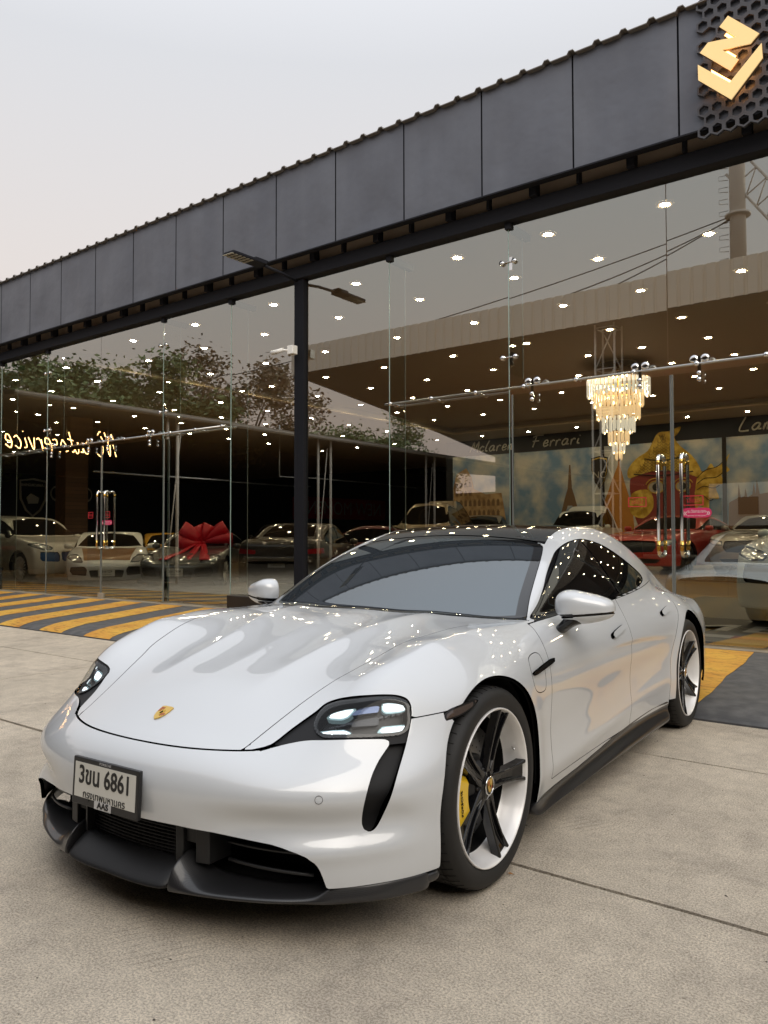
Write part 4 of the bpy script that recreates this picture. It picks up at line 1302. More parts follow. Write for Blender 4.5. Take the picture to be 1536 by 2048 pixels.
# sliding doors: rail, stand-offs, hangers, leaves, pulls
def doorset(xa, xm, xb, ends, label_):
    t_ = empty('sliding_door', (xm, GY - .12, FZ)); O = Vector((-xm, -(GY - .12), -FZ))
    tag(t_, label_, 'door')
    def P(mb, name, m, **k):
        o = mb.build(name, m, t_, **k); o.location = O; return o
    r_ = MB(); r_.tube([(xa, GY - .115, railz), (xb, GY - .115, railz)], .0155, 12); P(r_, 'door_rail', steel)
    x_ = xa + .1
    while x_ < xb:
        s_ = MB(); s_.tube([(x_, GY - .135, railz), (x_, GY - .005, railz)], .012, 8); s_.lathe([(0, -.020), (.024, -.020), (.026, -.012), (.026, .014), (.0, .014)], 14, 'y', (x_, GY - .125, railz))
        P(s_, 'rail_standoff', chrome); x_ += .66
    for (l0, l1) in ends:
        g = MB(); g.add([(l0, GY - .055, FZ + .02), (l1, GY - .055, FZ + .02), (l1, GY - .055, railz - .07), (l0, GY - .055, railz - .07)], [(0, 1, 2, 3)])
        leaf = P(g, 'door_leaf', glass, recalc=False)
        e_ = MB()
        for xx_ in (l0, l1): e_.bx(xx_ - .008, xx_ + .008, GY - .064, GY - .046, FZ + .02, railz - .07)
        ee = e_.build('leaf_edge', mat('leaf_edge_steel', (.30, .33, .33), .25, .6), leaf)
        for fx in (.16, .84):
            hx_ = l0 + (l1 - l0) * fx
            h = MB()
            for dx in (-.055, .055):
                h.lathe([(0, -.02), (.020, -.02), (.040, -.016), (.046, 0), (.040, .016), (.020, .02), (0, .02)], 18, 'y', (hx_ + dx, GY - .115, railz + .052))
            h.bx(hx_ - .016, hx_ + .016, GY - .128, GY - .112, railz - .19, railz + .075)
            for dz_ in (-.10, -.165): h.lathe([(0, -.03), (.022, -.03), (.024, -.01), (.0, .02)], 14, 'y', (hx_, GY - .125, railz + dz_))
            P(h, 'hanger', chrome)
    b = MB(); b.bx(xm - .05, xm + .10, GY - .09, GY - .02, FZ, FZ + .10); P(b, 'floor_guide', mat('guide_block', (.32, .28, .22), .6), bevel=.006)
    brass = mat('brass_cap', (.55, .36, .10), .15, 1.0)
    for hx_ in (xm - .12, xm + .12) if xm > -5 else (xm + .02, xm + .26):
        for yy_ in ((GY - .19, GY + .05)):
            h = MB(); zt, zb = 2.12, 1.06
            sgn = -1 if yy_ < GY - .06 else 1
            base = GY - .055
            h.tube([(hx_, base, zt - .02), (hx_, base + sgn * .05, zt), (hx_, base + sgn * .09, zt - .012), (hx_, base + sgn * .105, zt - .06), (hx_, base + sgn * .105, zb + .06), (hx_, base + sgn * .09, zb + .012), (hx_, base + sgn * .05, zb), (hx_, base, zb + .02)], .019, 12)
            ho = P(h, 'door_handle', chrome)
            for z_a, z_b in ((zt - .10, zt + .002), (zb - .002, zb + .16)):
                c__ = MB(); c__.tube([(hx_, base + sgn * .105, max(z_a, zb + .05)), (hx_, base + sgn * .105, min(z_b, zt - .05))], .0205, 12)
                c__.build('handle_sleeve', brass, ho)
    return t_
d1 = doorset(-17.08, -13.17, -9.66, [(-15.1, -13.18), (-13.16, -11.3)], 'glass sliding door with steel pull handles, under the long rail left of the black column')
d2 = doorset(-6.44, -2.66, 2.85, [(-4.55, -2.67), (-2.65, -.8)], 'glass sliding door with brass-ended pull handles, in front of the chandelier and golden mural')
# coloured warning stickers on the door glass
pink = mat('sticker_pink', (.62, .03, .13), .5); redl = mat('sticker_red', (.50, .03, .04), .5); white_ink = mat('sticker_white', (.75, .75, .75), .5)
def sticker(xa, xb, z0, z1, kind, label_, cat='sticker'):
    b = MB(); h = (z1 - z0) / 2; zc_ = (z0 + z1) / 2; y = GY - .060
    if kind == 'bar':
        n = 8; pts = [(xb - h + h * math.cos(a), zc_ + h * math.sin(a)) for a in np.linspace(-math.pi / 2, math.pi / 2, n)] + [(xa + h + h * math.cos(a), zc_ + h * math.sin(a)) for a in np.linspace(math.pi / 2, math.pi * 1.5, n)]
        b.prism(pts, 'y', y - .001, y)
        o = b.build('sticker', pink); w_ = xb - xa
        M = frame3(((xa + xb) / 2, y - .002, zc_ + h * .25), (1, 0, 0), (0, 0, 1))
        text_mesh('sticker_writing', 'ระวังกระจก', h * .85, white_ink, o, M, extrude=.0003)
        text_mesh('sticker_writing', 'BEWARE OF THE GLASS', h * .34, white_ink, o, frame3(((xa + xb) / 2, y - .002, zc_ - h * .62), (1, 0, 0), (0, 0, 1)), extrude=.0003)
        for sx, ch in ((xa + h * .7, '«'), (xb - h * .7, '»')):
            text_mesh('sticker_writing', ch, h * 1.7, white_ink, o, frame3((sx, y - .002, zc_), (1, 0, 0), (0, 0, 1)), extrude=.0003)
    else:
        t_ = .010
        for (a0, a1, c0, c1) in ((xa, xb, z0, z0 + t_), (xa, xb, z1 - t_, z1), (xa, xa + t_, z0 + t_, z1 - t_), (xb - t_, xb, z0 + t_, z1 - t_)):
            b.bx(a0, a1, y - .001, y, c0, c1)
        o = b.build('sticker', redl)
        w__ = (xb - xa)
        M = frame3(((xa + xb) / 2, y - .001, zc_), (1, 0, 0), (0, 0, 1))
        text_mesh('sticker_writing', 'เลื่อน', (z1 - z0) * .62, redl, o, M, extrude=.0003)
    tag(o, label_, cat)
sticker(-2.57, -2.27, 1.46, 1.56, 'bar', 'pink warning sticker on the right-hand door glass, over the red car', 'sticker')
sticker(-2.56, -2.35, 1.585, 1.69, 'box', 'small red outlined sticker just above the pink warning strip on the right-hand door')
sticker(-3.14, -2.94, 1.585, 1.69, 'box', 'small red outlined sticker left of the right-hand door handles, by the mask mural')
sticker(-13.14, -12.82, 1.50, 1.59, 'bar', 'pink warning sticker on the left-hand door glass, under a red one')
sticker(-13.09, -12.89, 1.63, 1.75, 'box', 'small red outlined sticker right of the left-hand door handles')
sticker(-13.60, -13.44, 1.63, 1.75, 'box', 'small red outlined sticker left of the left-hand door handles, above the white sports car')

# ------------------------------------------------------------ downlights, chandelier
dl_em = mat('downlight_glow', (1, .9, .7), .5, emit=(1.0, .80, .50), es=230)
dl_rim = mat('downlight_rim', (.7, .6, .45), .35, .3)
dl_trim = mat('downlight_trim_glow', (.8, .6, .3), .4, emit=(1.0, .62, .22), es=1.3)
dl = empty('ceiling_light', (0, 0, 0))
a_ = MB(); a_.lathe([(.105, .0), (.108, -.010), (.085, -.014), (.078, -.004)], 24); a_.build('rim', dl_rim, dl)
a_ = MB(); a_.lathe([(.078, -.004), (.060, -.010)], 20); a_.build('reflector', dl_trim, dl)  # ring emits to put the bulb's warm halo into the trim
a_ = MB(); a_.lathe([(.060, -.010), (.04, -.014), (0, -.016)], 20); a_.build('bulb', dl_em, dl)
DLB = 'round warm recessed downlight in the showroom ceiling'
tag(dl, DLB, 'ceiling light', 'downlights in the showroom ceiling')
spots = []
row1 = [-3.08, -4.63, -6.06, -7.97, -9.83, -11.94, -13.92, -16.14, -18.68, -21.0, -23.5, -1.5, .1, 1.7]
for x_ in row1: spots.append((x_, 9.62))
cols = [-23.4, -21.4, -19.4, -17.3, -15.25, -13.3, -11.45, -9.5, -7.68, -5.87, -4.5, -2.95, -1.3, .3, 2.0]
for i, y_ in enumerate((10.93, 12.77, 14.83, 16.68, 18.6, 20.5, 22.6, 25.9)):
    for x_ in cols:
        if y_ in (18.6, 16.68) and abs(x_ + 6.86) < .9: x_ += .6 if y_ < 17 else -.5
        spots.append((x_ + (.0 if i % 2 else .03), y_))
first = True
for x_, y_ in spots:
    z_ = 5.32 if (x_ > -15.9 and y_ < 24.9) else 5.10
    if abs(x_ + 15.98) < .25: x_ -= .3; z_ = 5.10
    o = dl if first else copy_tree(dl); first = False
    o.location = (x_, y_, z_ - .001)
CH = Vector((-6.86, 17.88, 5.32))
ch = empty('chandelier', CH)
tag(ch, 'tiered crystal chandelier glowing warm under the showroom ceiling', 'chandelier')
ro = MB(); ro.lathe([(.42, -.0), (.42, -.012), (.40, -.014), (.40, -.0)], 48); ro.build('ceiling_rose', dl_rim, ch)
st = MB(); st.lathe([(.10, 0), (.06, -.05), (.022, -.08), (.022, -.40)], 16); st.tube([(0, 0, -.3), (0, 0, -2.3)], .02, 8); st.build('stem', mat('brass_cap', (.55, .36, .10), .15, 1.0), ch)
tiers = [(.70, -.38, .40, 44), (.56, -.66, .36, 36), (.48, -.92, .40, 30), (.36, -1.26, .36, 24), (.22, -1.60, .30, 16), (.13, -1.86, .24, 10), (.07, -2.06, .20, 7)]
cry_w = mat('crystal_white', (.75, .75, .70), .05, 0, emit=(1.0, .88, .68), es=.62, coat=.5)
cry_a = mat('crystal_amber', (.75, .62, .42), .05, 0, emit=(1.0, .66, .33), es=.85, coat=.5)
glow = mat('chandelier_bulb', (1, .8, .5), .4, emit=(1, .72, .36), es=9)
rr = random.Random(5)
for k, (r, z0, L_, n) in enumerate(tiers):
    rg = MB(); rg.lathe([(r - .01, z0), (r + .01, z0), (r + .01, z0 - .02), (r - .01, z0 - .02), (r - .01, z0)], 40); rg.lathe([(0, z0 + .001), (r, z0 + .001)], 24)
    tr_ = rg.build('tier_ring', mat('brass_cap', (.5, .4, .1)), ch)
    b = MB()
    for i in range(n):
        a = 2 * math.pi * (i + .5 * (k % 2)) / n; rr_ = r + rr.uniform(-.004, .004)
        L2 = L_ * (1 if i % 2 else .86)
        w_ = r * math.pi / n * .72
        ca, sa = math.cos(a), math.sin(a)
        sq = [(rr_ * ca - w_ * sa, rr_ * sa + w_ * ca), ((rr_ + .02) * ca, (rr_ + .02) * sa), (rr_ * ca + w_ * sa, rr_ * sa - w_ * ca), ((rr_ - .02) * ca, (rr_ - .02) * sa)]
        b.prism(sq, 'z', z0 - L2, z0 - .01, 0)
        for s2 in (.5,):
            b.add([(q[0], q[1], z0 - L2) for q in sq] + [(rr_ * ca, rr_ * sa, z0 - L2 - .03)], [(0, 1, 4), (1, 2, 4), (2, 3, 4), (3, 0, 4)])
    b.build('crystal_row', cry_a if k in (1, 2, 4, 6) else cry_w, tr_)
    if k < 6:
        g = MB(); nb = max(4, n // 4)
        for i in range(nb):
            a = 2 * math.pi * i / nb; g.lathe([(0, z0 - L_ - .03), (.016, z0 - L_ - .01), (.016, z0 - L_ + .03), (0, z0 - L_ + .05)], 6, 'z', ((r * .93) * math.cos(a), (r * .93) * math.sin(a), 0))
        g.build('bulb', glow, tr_)
pl_ = bpy.data.lights.new('chandelier_light', 'POINT'); pl_.energy = 260; pl_.color = (1, .78, .5); pl_.shadow_soft_size = .3
po = bpy.data.objects.new('lamp_glow', pl_); COL.objects.link(po); po.parent = ch; po.location = (0, 0, -.62)

# ------------------------------------------------------------ fascia emblem
hx_m = mat('hex_lattice', (.055, .058, .070), .5)
def atw_id(): pass
hexp = MB(); Rr = .0717; ri = .0515
rowp = .1085; colp = .1245
for j in range(0, 16):
    for i in range(0, 12):
        cx_ = -2.21 + i * colp + (colp / 2 if j % 2 else 0); cz_ = 5.33 + j * rowp
        if cz_ > 6.86 or (i == 0 and j in (3, 9)) or (j == -1 and i % 4 != 1): continue
        if j in (15,) and i % 3 == 0: continue
        o_ = [(cx_ + Rr * math.cos(R_(90 + 60 * k)), cz_ + Rr * math.sin(R_(90 + 60 * k))) for k in range(6)]
        n_ = [(cx_ + ri * math.cos(R_(90 + 60 * k)), cz_ + ri * math.sin(R_(90 + 60 * k))) for k in range(6)]
        y0, y1 = 8.150, 8.188
        vs = [(p[0], y0, p[1]) for p in o_] + [(p[0], y0, p[1]) for p in n_] + [(p[0], y1, p[1]) for p in o_] + [(p[0], y1, p[1]) for p in n_]
        fs = []
        for k in range(6):
            k2 = (k + 1) % 6
            fs += [(k, k2, 6 + k2, 6 + k), (6 + k, 6 + k2, 18 + k2, 18 + k), (k, 12 + k, 12 + k2, k2)]
        hexp.add(vs, fs)
sg = empty('shop_sign', (-1.6, 8.15, 5.35)); O = Vector((1.6, -8.15, -5.35))
tag(sg, 'backlit gold monogram on a dark hexagon lattice, at the right end of the fascia', 'sign')
o = hexp.build('hexagon_lattice', hx_m, sg, recalc=False); o.location = O
face_m = mat('gold_letter_face', (.80, .58, .26), .4, emit=(1.0, .72, .34), es=.36)
side_m = mat('letter_side', (.12, .07, .03), .5)
for pts in ([(-1.931, 6.325), (-1.655, 6.04), (-1.734, 5.97), (-1.989, 6.009), (-1.842, 5.858), (-1.917, 5.776), (-2.198, 6.059), (-2.12, 6.133), (-1.866, 6.089), (-2.011, 6.247)],
            [(-2.22, 5.947), (-1.925, 5.662), (-1.636, 5.939), (-1.629, 5.793), (-1.913, 5.489), (-2.218, 5.791)]):
    b = MB(); b.prism(pts, 'y', 8.0, 8.012); l_ = b.build('letter', face_m, sg); l_.location = O
    b = MB(); b.prism(pts, 'y', 8.012, 8.05); q_ = b.build('letter_side', side_m, l_)
    cxm = sum(p[0] for p in pts) / len(pts); czm = sum(p[1] for p in pts) / len(pts)
    b = MB(); b.prism([(cxm + (p[0] - cxm) * .62, czm + (p[1] - czm) * .62) for p in pts], 'y', 8.052, 8.056); q_ = b.build('backlight', mat('amber_led', (1, .5, .15), .5, emit=(1.0, .42, .12), es=9), l_)

# ------------------------------------------------------------ floodlight, camera on the column
fl = empty('floodlight', (-8.1, 8.40, 5.06)); O = Vector((8.1, -8.40, -5.06))
tag(fl, 'slim black street-type floodlight on an arm at the head of the column', 'floodlight')
b = MB(); b.tube([(-8.10, 8.40, 5.06), (-8.10, 8.1, 5.10), (-8.10, 7.72, 5.115)], .022, 10); o = b.build('arm', steel_black, fl); o.location = O
b = MB(); b.prism([(-8.21, 7.70), (-7.99, 7.70), (-8.00, 7.08), (-8.20, 7.08)], 'z', 5.095, 5.135); b.bx(-8.19, -8.01, 7.50, 7.74, 5.135, 5.165); o = b.build('lamp_housing', steel_black, fl, bevel=.008); o.location = O
b = MB()
for i in range(3):
    for j in range(6): b.bx(-8.20 + i * .068, -8.145 + i * .068, 7.06 + j * .07, 7.10 + j * .07, 5.088, 5.094)
o = b.build('led_array', mat('led_unlit', (.35, .34, .28), .3), fl); o.location = O
cc = empty('security_camera', (-8.1, 8.33, 4.0)); O = Vector((8.1, -8.33, -4.0))
tag(cc, 'white security camera on the black column under the eave', 'camera')
b = MB(); b.bx(-8.16, -8.04, 8.255, 8.36, 3.95, 4.08); o = b.build('junction_box', mat('white_plastic', (.72, .72, .70), .4), cc, bevel=.01); o.location = O
b = MB(); b.tube([(-8.14, 8.27, 4.01), (-8.24, 8.19, 4.02)], .016, 8); b.tube([(-8.20, 8.22, 4.02), (-8.38, 8.16, 3.985)], [.030, .034], 14); o = b.build('camera_body', MATS['white_plastic'], cc); o.location = O
b = MB(); b.tube([(-8.382, 8.159, 3.985), (-8.388, 8.157, 3.984)], .022, 12); o = b.build('lens', gloss_black, cc); o.location = O

# display stage at the back, floor mats
stg = MB(); stg.prism([(-9.3, 15.9), (12, 15.9), (12, 27), (-17.3, 27), (-17.3, 19.0), (-9.3, 19.0)], 'z', FZ, .42)
tag(stg.build('stage', tile), 'raised tan display stage at the back of the showroom, under the red and silver coupes', 'stage')
mat_black = mat('floor_mat', (.016, .016, .018), .55)
mw = mat('mat_print', (.30, .30, .31), .6); mr = mat('mat_red', (.18, .02, .03), .6)
m_ = MB(); m_.prism([(-4.3, 8.75), (2.2, 8.75), (2.2, 15.3), (-4.3, 15.3)], 'z', FZ, FZ + .012)
o = m_.build('floor_mat', mat_black); tag(o, 'black printed floor mat under the white car at the right edge', 'floor mat')
text_mesh('mat_writing', 'MERCEDES', 1.02, mw, o, frame3((-.35, 10.15, FZ + .0135), (1, 0, 0), (0, 1, 0)), extrude=.0005, squeeze=1.25, bold=.01)
b = MB(); b.bx(-4.1, -2.3, 9.17, 9.42, FZ + .0125, FZ + .0140); b.build('mat_stripe', mw, o)
b = MB(); b.bx(-2.3, 1.9, 9.17, 9.42, FZ + .0125, FZ + .0140); b.build('mat_stripe', mr, o)
m_ = MB(); m_.prism([(-15.7, 9.0), (-9.0, 9.0), (-9.0, 13.6), (-17.0, 13.6)], 'z', FZ, FZ + .012)
o = m_.build('floor_mat', mat_black); tag(o, 'black floor mat with a thin pale line, under the car with the bow', 'floor mat')
b = MB(); b.bx(-15.2, -9.2, 9.22, 9.27, FZ + .0125, FZ + .0140); b.build('mat_stripe', mw, o)

# ------------------------------------------------------------ mural and lettering on the back wall
YW = 27.0
mu = empty('mural', (-11, YW, FZ)); MO = Vector((11, -YW, -FZ))
tag(mu, 'painted landmarks mural with a golden giant mask on the back wall', 'mural')
skyp = mat('mural_sky', (.16, .19, .21), .7); noise_color(skyp, (.20, .34, .52), (.74, .72, .64), 1.1, 6, .38, .62)
def flat(name, pts, m, y=.0, parent=None, n=0):
    if n: pts = [tuple(p) for p in curve2(pts, True, n)]
    b = MB(); b.prism(pts, 'y', YW - .012 - y, YW - .001 - y); o = b.build(name, m, parent or mu)
    if parent is None: o.location = MO
    return o
sk = flat('painted_sky', [(-17.27, .45), (-4.0 + 9, .45), (5, 4.48), (-17.27, 4.48)], skyp)
ochre = mat('mural_ochre', (.36, .22, .09), .7); noise_color(ochre, (.34, .20, .09), (.66, .46, .24), 3, 5)
brown = mat('mural_brown', (.22, .13, .07), .7); goldp = mat('mural_gold', (.50, .32, .05), .6); noise_color(goldp, (.52, .31, .02), (.90, .62, .10), 4, 6, .4, .6)
mar = mat('mural_maroon', (.30, .045, .035), .6); ink_ = mat('mural_ink', (.02, .015, .012), .7); cream = mat('mural_cream', (.55, .50, .40), .7); orange = mat('mural_orange', (.62, .27, .05), .7)
c = flat('colosseum', [(-17.24, 1.9), (-17.24, 3.29), (-17.08, 3.8), (-16.63, 4.01), (-16.38, 3.64), (-16.28, 3.17), (-15.75, 2.94), (-15.04, 2.97), (-14.85, 1.9)], ochre, .012)
b = MB()
for row, (zb, h, x1) in enumerate(((2.05, .30, -14.95), (2.48, .28, -15.1), (2.90, .22, -16.3), (3.25, .20, -16.35))):
    x_ = -17.14
    while x_ < x1 - .1:
        b.prism([(x_, zb), (x_ + .12, zb), (x_ + .12, zb + h * .7), (x_ + .06, zb + h), (x_, zb + h * .7)], 'y', YW - .030, YW - .0245); x_ += .21
b.build('arches', brown, c)
flat('pagoda', [(-11.1, 1.3), (-11.0, 2.3), (-10.78, 2.8), (-10.6, 3.3), (-10.40, 3.75), (-10.36, 4.2), (-10.32, 3.75), (-10.2, 3.3), (-10.05, 2.8), (-9.9, 2.3), (-9.8, 1.3)], orange, .012)
et = flat('iron_tower', [(-12.62, 1.9), (-12.40, 2.7), (-12.29, 3.03), (-12.23, 3.89), (-12.18, 3.89), (-12.13, 3.03), (-12.02, 2.7), (-11.80, 1.9), (-11.95, 1.9), (-12.12, 2.4), (-12.30, 2.4), (-12.47, 1.9)], brown, .012)
flat('cathedral', [(-6.75, 1.3), (-6.72, 2.35), (-6.45, 2.5), (-6.42, 2.95), (-6.36, 2.5), (-6.25, 2.55), (-6.22, 2.8), (-6.16, 2.5), (-6.02, 2.6), (-5.97, 2.95), (-5.92, 2.6), (-5.88, 3.07), (-5.80, 2.6), (-5.5, 2.65), (-5.45, 3.0), (-5.4, 2.6), (-4.9, 2.5), (-4.9, 1.3)], brown, .012)
# the mask: helmet, face, flame ornament
fc = flat('mask_face', [(-9.90, 3.35), (-9.0, 3.5), (-7.75, 3.30), (-7.70, 2.5), (-8.1, 1.5), (-8.9, 1.2), (-9.6, 1.5), (-9.9, 2.4)], mar, .014, n=5)
hm = flat('mask_helmet', [(-10.0, 3.30), (-10.02, 3.62), (-9.72, 3.97), (-9.33, 4.21), (-9.15, 4.52), (-8.95, 4.80), (-8.6, 4.83), (-8.21, 4.95), (-8.32, 4.70), (-8.42, 4.60), (-8.25, 4.32), (-7.90, 4.0), (-7.62, 3.57), (-7.60, 3.22), (-8.2, 3.42), (-9.0, 3.52), (-9.6, 3.40)], goldp, .030, n=4)
rr = random.Random(9)
b = MB()
for row in range(13):
    z_ = 3.52 + row * .098; hw_ = max(.06, .96 - (z_ - 3.45) * .78)
    nsc = max(2, int(hw_ * 2 / .135))
    for q in range(nsc):
        x_ = -8.82 - hw_ + 2 * hw_ * (q + .5 * (row % 2) + .3) / nsc
        if x_ > -8.82 + hw_: continue
        pts = [(x_ - .06, YW - .048, z_ + .03), (x_ - .045, YW - .048, z_ - .03), (x_, YW - .048, z_ - .06), (x_ + .045, YW - .048, z_ - .03), (x_ + .06, YW - .048, z_ + .03)]
        b.tube(pts, .0085, 5)
for z_ in (3.44, 3.95): b.tube([(-8.82 + t * (1.05 - (z_ - 3.44) * .8), YW - .050, z_ - .10 * (1 - t * t)) for t in np.linspace(-.95, .95, 14)], .022, 6)
b.build('scales', ink_, hm)
ed_ = MB()
for (cx_, cz_, r_, a0, a1) in ((-9.05, 2.98, .36, .3, 2.9), (-8.15, 2.98, .32, .3, 2.9), (-8.6, 2.05, .62, 3.5, 5.9), (-9.05, 2.95, .28, 0, 6.28), (-8.15, 2.95, .24, 0, 6.28), (-9.5, 2.35, .2, 2, 5.5)):
    ed_.tube([(cx_ + r_ * math.cos(a), YW - .052, cz_ + r_ * .75 * math.sin(a)) for a in np.linspace(a0, a1, 16)], .020, 5)
ed_.build('mask_lines', goldp, fc)
fo_ = flat('flame_ornament', [(-7.66, 3.40), (-7.45, 3.42), (-7.26, 3.66), (-7.15, 3.52), (-6.95, 3.60), (-6.67, 3.95), (-6.80, 3.6), (-6.68, 3.4), (-6.95, 3.25), (-6.80, 3.0), (-7.12, 2.9), (-7.02, 2.5), (-7.3, 2.5), (-7.35, 2.15), (-7.6, 1.9), (-7.8, 2.4)], goldp, .020, n=3)
b = MB()
for (sx, sz, ex_, ez_) in ((-7.7, 3.2, -6.85, 3.75), (-7.7, 3.0, -6.9, 3.35), (-7.7, 2.8, -7.0, 2.95), (-7.65, 2.55, -7.2, 2.5)):
    b.tube([(sx + (ex_ - sx) * t, YW - .038, sz + (ez_ - sz) * t + .07 * math.sin(t * 6)) for t in np.linspace(0, 1, 10)], .012, 5)
b.build('flame_lines', ink_, fo_)
for (x_, z_, r_) in ((-9.05, 2.95, .26), (-8.15, 2.95, .22)):
    e1 = flat('mask_eye', [(x_ + r_ * math.cos(a), z_ + r_ * .85 * math.sin(a)) for a in np.linspace(0, 6.283, 20, endpoint=False)], cream, .030)
    flat('mask_iris', [(x_ + r_ * .5 * math.cos(a), z_ + r_ * .5 * math.sin(a)) for a in np.linspace(0, 6.283, 16, endpoint=False)], ink_, .046, parent=e1)
flat('mask_nose', [(-9.9, 2.75), (-9.3, 2.85), (-9.15, 2.3), (-9.5, 1.9), (-9.95, 2.1)], goldp, .030, n=4)
flat('mask_tusk', [(-8.9, 1.7), (-8.1, 1.75), (-7.6, 2.3), (-7.5, 1.6), (-8.0, 1.25), (-8.8, 1.3)], cream, .030, n=4)
fr = MB()
for x_ in (-14.6, -10.95, -6.84): fr.bx(x_ - .06, x_ + .06, YW - .06, YW - .02, .42, 4.48)
o = fr.build('frame_bar', ink_, mu); o.location = MO
# crest panel
sh = [(-.5, .62), (0, .70), (.5, .62), (.49, .1), (.3, -.4), (0, -.70), (-.3, -.4), (-.49, .1)]
k = flat('shield', [(-11.05 + .62 * x_, 3.55 + .85 * z_) for x_, z_ in sh], ink_, .05)
flat('shield_band', [(-11.05 + .56 * x_, 3.55 + .78 * z_) for x_, z_ in sh if True], goldp, .064, parent=k)
flat('shield_field', [(-11.05 + .52 * x_, 3.53 + .74 * z_) for x_, z_ in sh if True], ink_, .080, parent=k)
text_mesh('shield_writing', 'NC', .34, cream, k, frame3((-11.05, YW - .094, 3.45), (1, 0, 0), (0, 0, 1)))

# one-stroke lettering: glyphs as polylines on a unit box (x to the right, y up)
GL = {
 'a': [[(.55, .45), (.3, .5), (.08, .25), (.2, .02), (.42, .1), (.55, .45), (.52, .08), (.7, .08)]],
 'b': [[(.1, 1), (.1, 0), (.4, 0), (.5, .25), (.3, .45), (.1, .3)]],
 'c': [[(.5, .42), (.3, .5), (.1, .25), (.25, 0), (.52, .1)]],
 'e': [[(.1, .25), (.45, .3), (.4, .5), (.2, .48), (.1, .22), (.25, 0), (.55, .12)]],
 'i': [[(.15, .45), (.12, .1), (.3, .05)], [(.2, .68), (.22, .70)]],
 'l': [[(.3, 1), (.12, .5), (.12, .08), (.3, .05)]],
 'm': [[(.05, .45), (.05, 0), (.1, .35), (.25, .48), (.3, 0), (.35, .35), (.5, .48), (.55, .05), (.68, .05)]],
 'n': [[(.05, .45), (.05, 0), (.12, .35), (.3, .48), (.38, .05), (.52, .05)]],
 'o': [[(.3, .5), (.1, .25), (.3, 0), (.5, .25), (.3, .5)]],
 'r': [[(.05, .45), (.08, 0), (.1, .32), (.25, .48), (.4, .42)]],
 's': [[(.42, .45), (.2, .48), (.15, .3), (.38, .2), (.3, 0), (.06, .05)]],
 't': [[(.25, .85), (.2, .1), (.38, .04)], [(.05, .5), (.45, .55)]],
 'u': [[(.05, .45), (.08, .08), (.28, .02), (.42, .45), (.42, .08), (.58, .05)]],
 'v': [[(.05, .48), (.22, 0), (.45, .48)]],
 'A': [[(.0, 0), (.4, 1), (.62, 0)], [(.1, .4), (.6, .42)]],
 'C': [[(.75, .85), (.45, 1), (.1, .5), (.35, -.05), (.8, .15)]],
 'F': [[(.15, 0), (.3, .95)], [(.0, .85), (.3, .98), (.9, .98)], [(.05, .5), (.6, .52)]],
 'L': [[(.3, 1), (.1, .05), (.75, .0)]],
 'M': [[(-.05, 0), (.2, .95), (.35, .2), (.7, .98), (.75, .0)]],
 'N': [[(.0, 0), (.2, .95), (.5, .0), (.75, 1)]]}
def script_text(name, s, size, m, parent, M, r=.02, gap=.12, slant=.28, xs=1.0):
    b = MB(); x_ = 0
    for chh in s:
        if chh == ' ': x_ += .35; continue
        g = GL[chh]; w_ = max(p[0] for st in g for p in st)
        for st in g:
            P = curve2(st, False, 5) if len(st) > 2 else np.array(st)
            b.tube([((x_ + p[0] + slant * p[1]) * size * xs, p[1] * size, 0) for p in P], r, 6)
        x_ += w_ + gap
    o = b.build(name, m, parent); o.data.transform(M); return o, x_ * size
pale = mat('sign_letter_pale', (.62, .58, .48), .5)
for s_, x_, wd in (('Mclaren', -16.30, .0), ('Ferrari', -13.60, 0), ('Lamborhini', -6.25, 0)):
    pass
def wall_sign(s_, x_, z_, size, label_):
    t_ = empty('wall_sign', (x_, YW - .01, z_)); tag(t_, label_, 'sign', 'script name signs on the dark band')
    script_text('letters', s_, size, pale, t_, frame3((0, -.03, 0), (1, 0, 0), (0, .0, 1)), r=.026)
wall_sign('Mclaren', -16.42, 4.62, .42, 'pale script name sign above the amphitheatre painting, leftmost on the dark band')
wall_sign('Ferrari', -13.75, 4.64, .44, 'pale script name sign over the iron tower painting, left of the chandelier')
GL['g'] = [[(.5, .45), (.25, .5), (.1, .25), (.3, .05), (.5, .4), (.48, -.35), (.2, -.4)]]
GL['h'] = [[(.2, 1), (.05, 0), (.12, .35), (.3, .48), (.38, .05), (.52, .05)]]
wall_sign('Lamborghini', -6.42, 4.64, .44, 'pale script name sign at the right edge, above the cathedral painting')

# small things on the concrete
gt = MB(); rr = random.Random(21)
for i in range(420):
    x_ = rr.uniform(-7, 1.2); y_ = rr.uniform(.9, 5.5); r = rr.choice((.002, .003, .003, .004, .006))
    gt.add([(x_ + r * rr.uniform(.7, 1.4) * math.cos(a), y_ + r * rr.uniform(.6, 1.2) * math.sin(a), .001) for a in (0, 1.6, 3.1, 4.7)] + [(x_, y_, r * rr.uniform(.5, 1))], [(0, 1, 4), (1, 2, 4), (2, 3, 4), (3, 0, 4)])
tag(gt.build('grit', mat('grit', (.10, .085, .07), .9)), kind='stuff')
lf = MB(); lf.add([(0, 0, .002), (.012, .004, .006), (.026, 0, .003), (.012, -.006, .006), (.034, -.002, .004)], [(0, 1, 2, 3), (2, 1, 4)])
o = lf.build('leaf', mat('dry_leaf', (.50, .22, .05), .7)); o.location = (-1.47, 2.66, .001); tag(o, 'tiny orange dry leaf on the concrete behind the near front wheel', 'leaf')
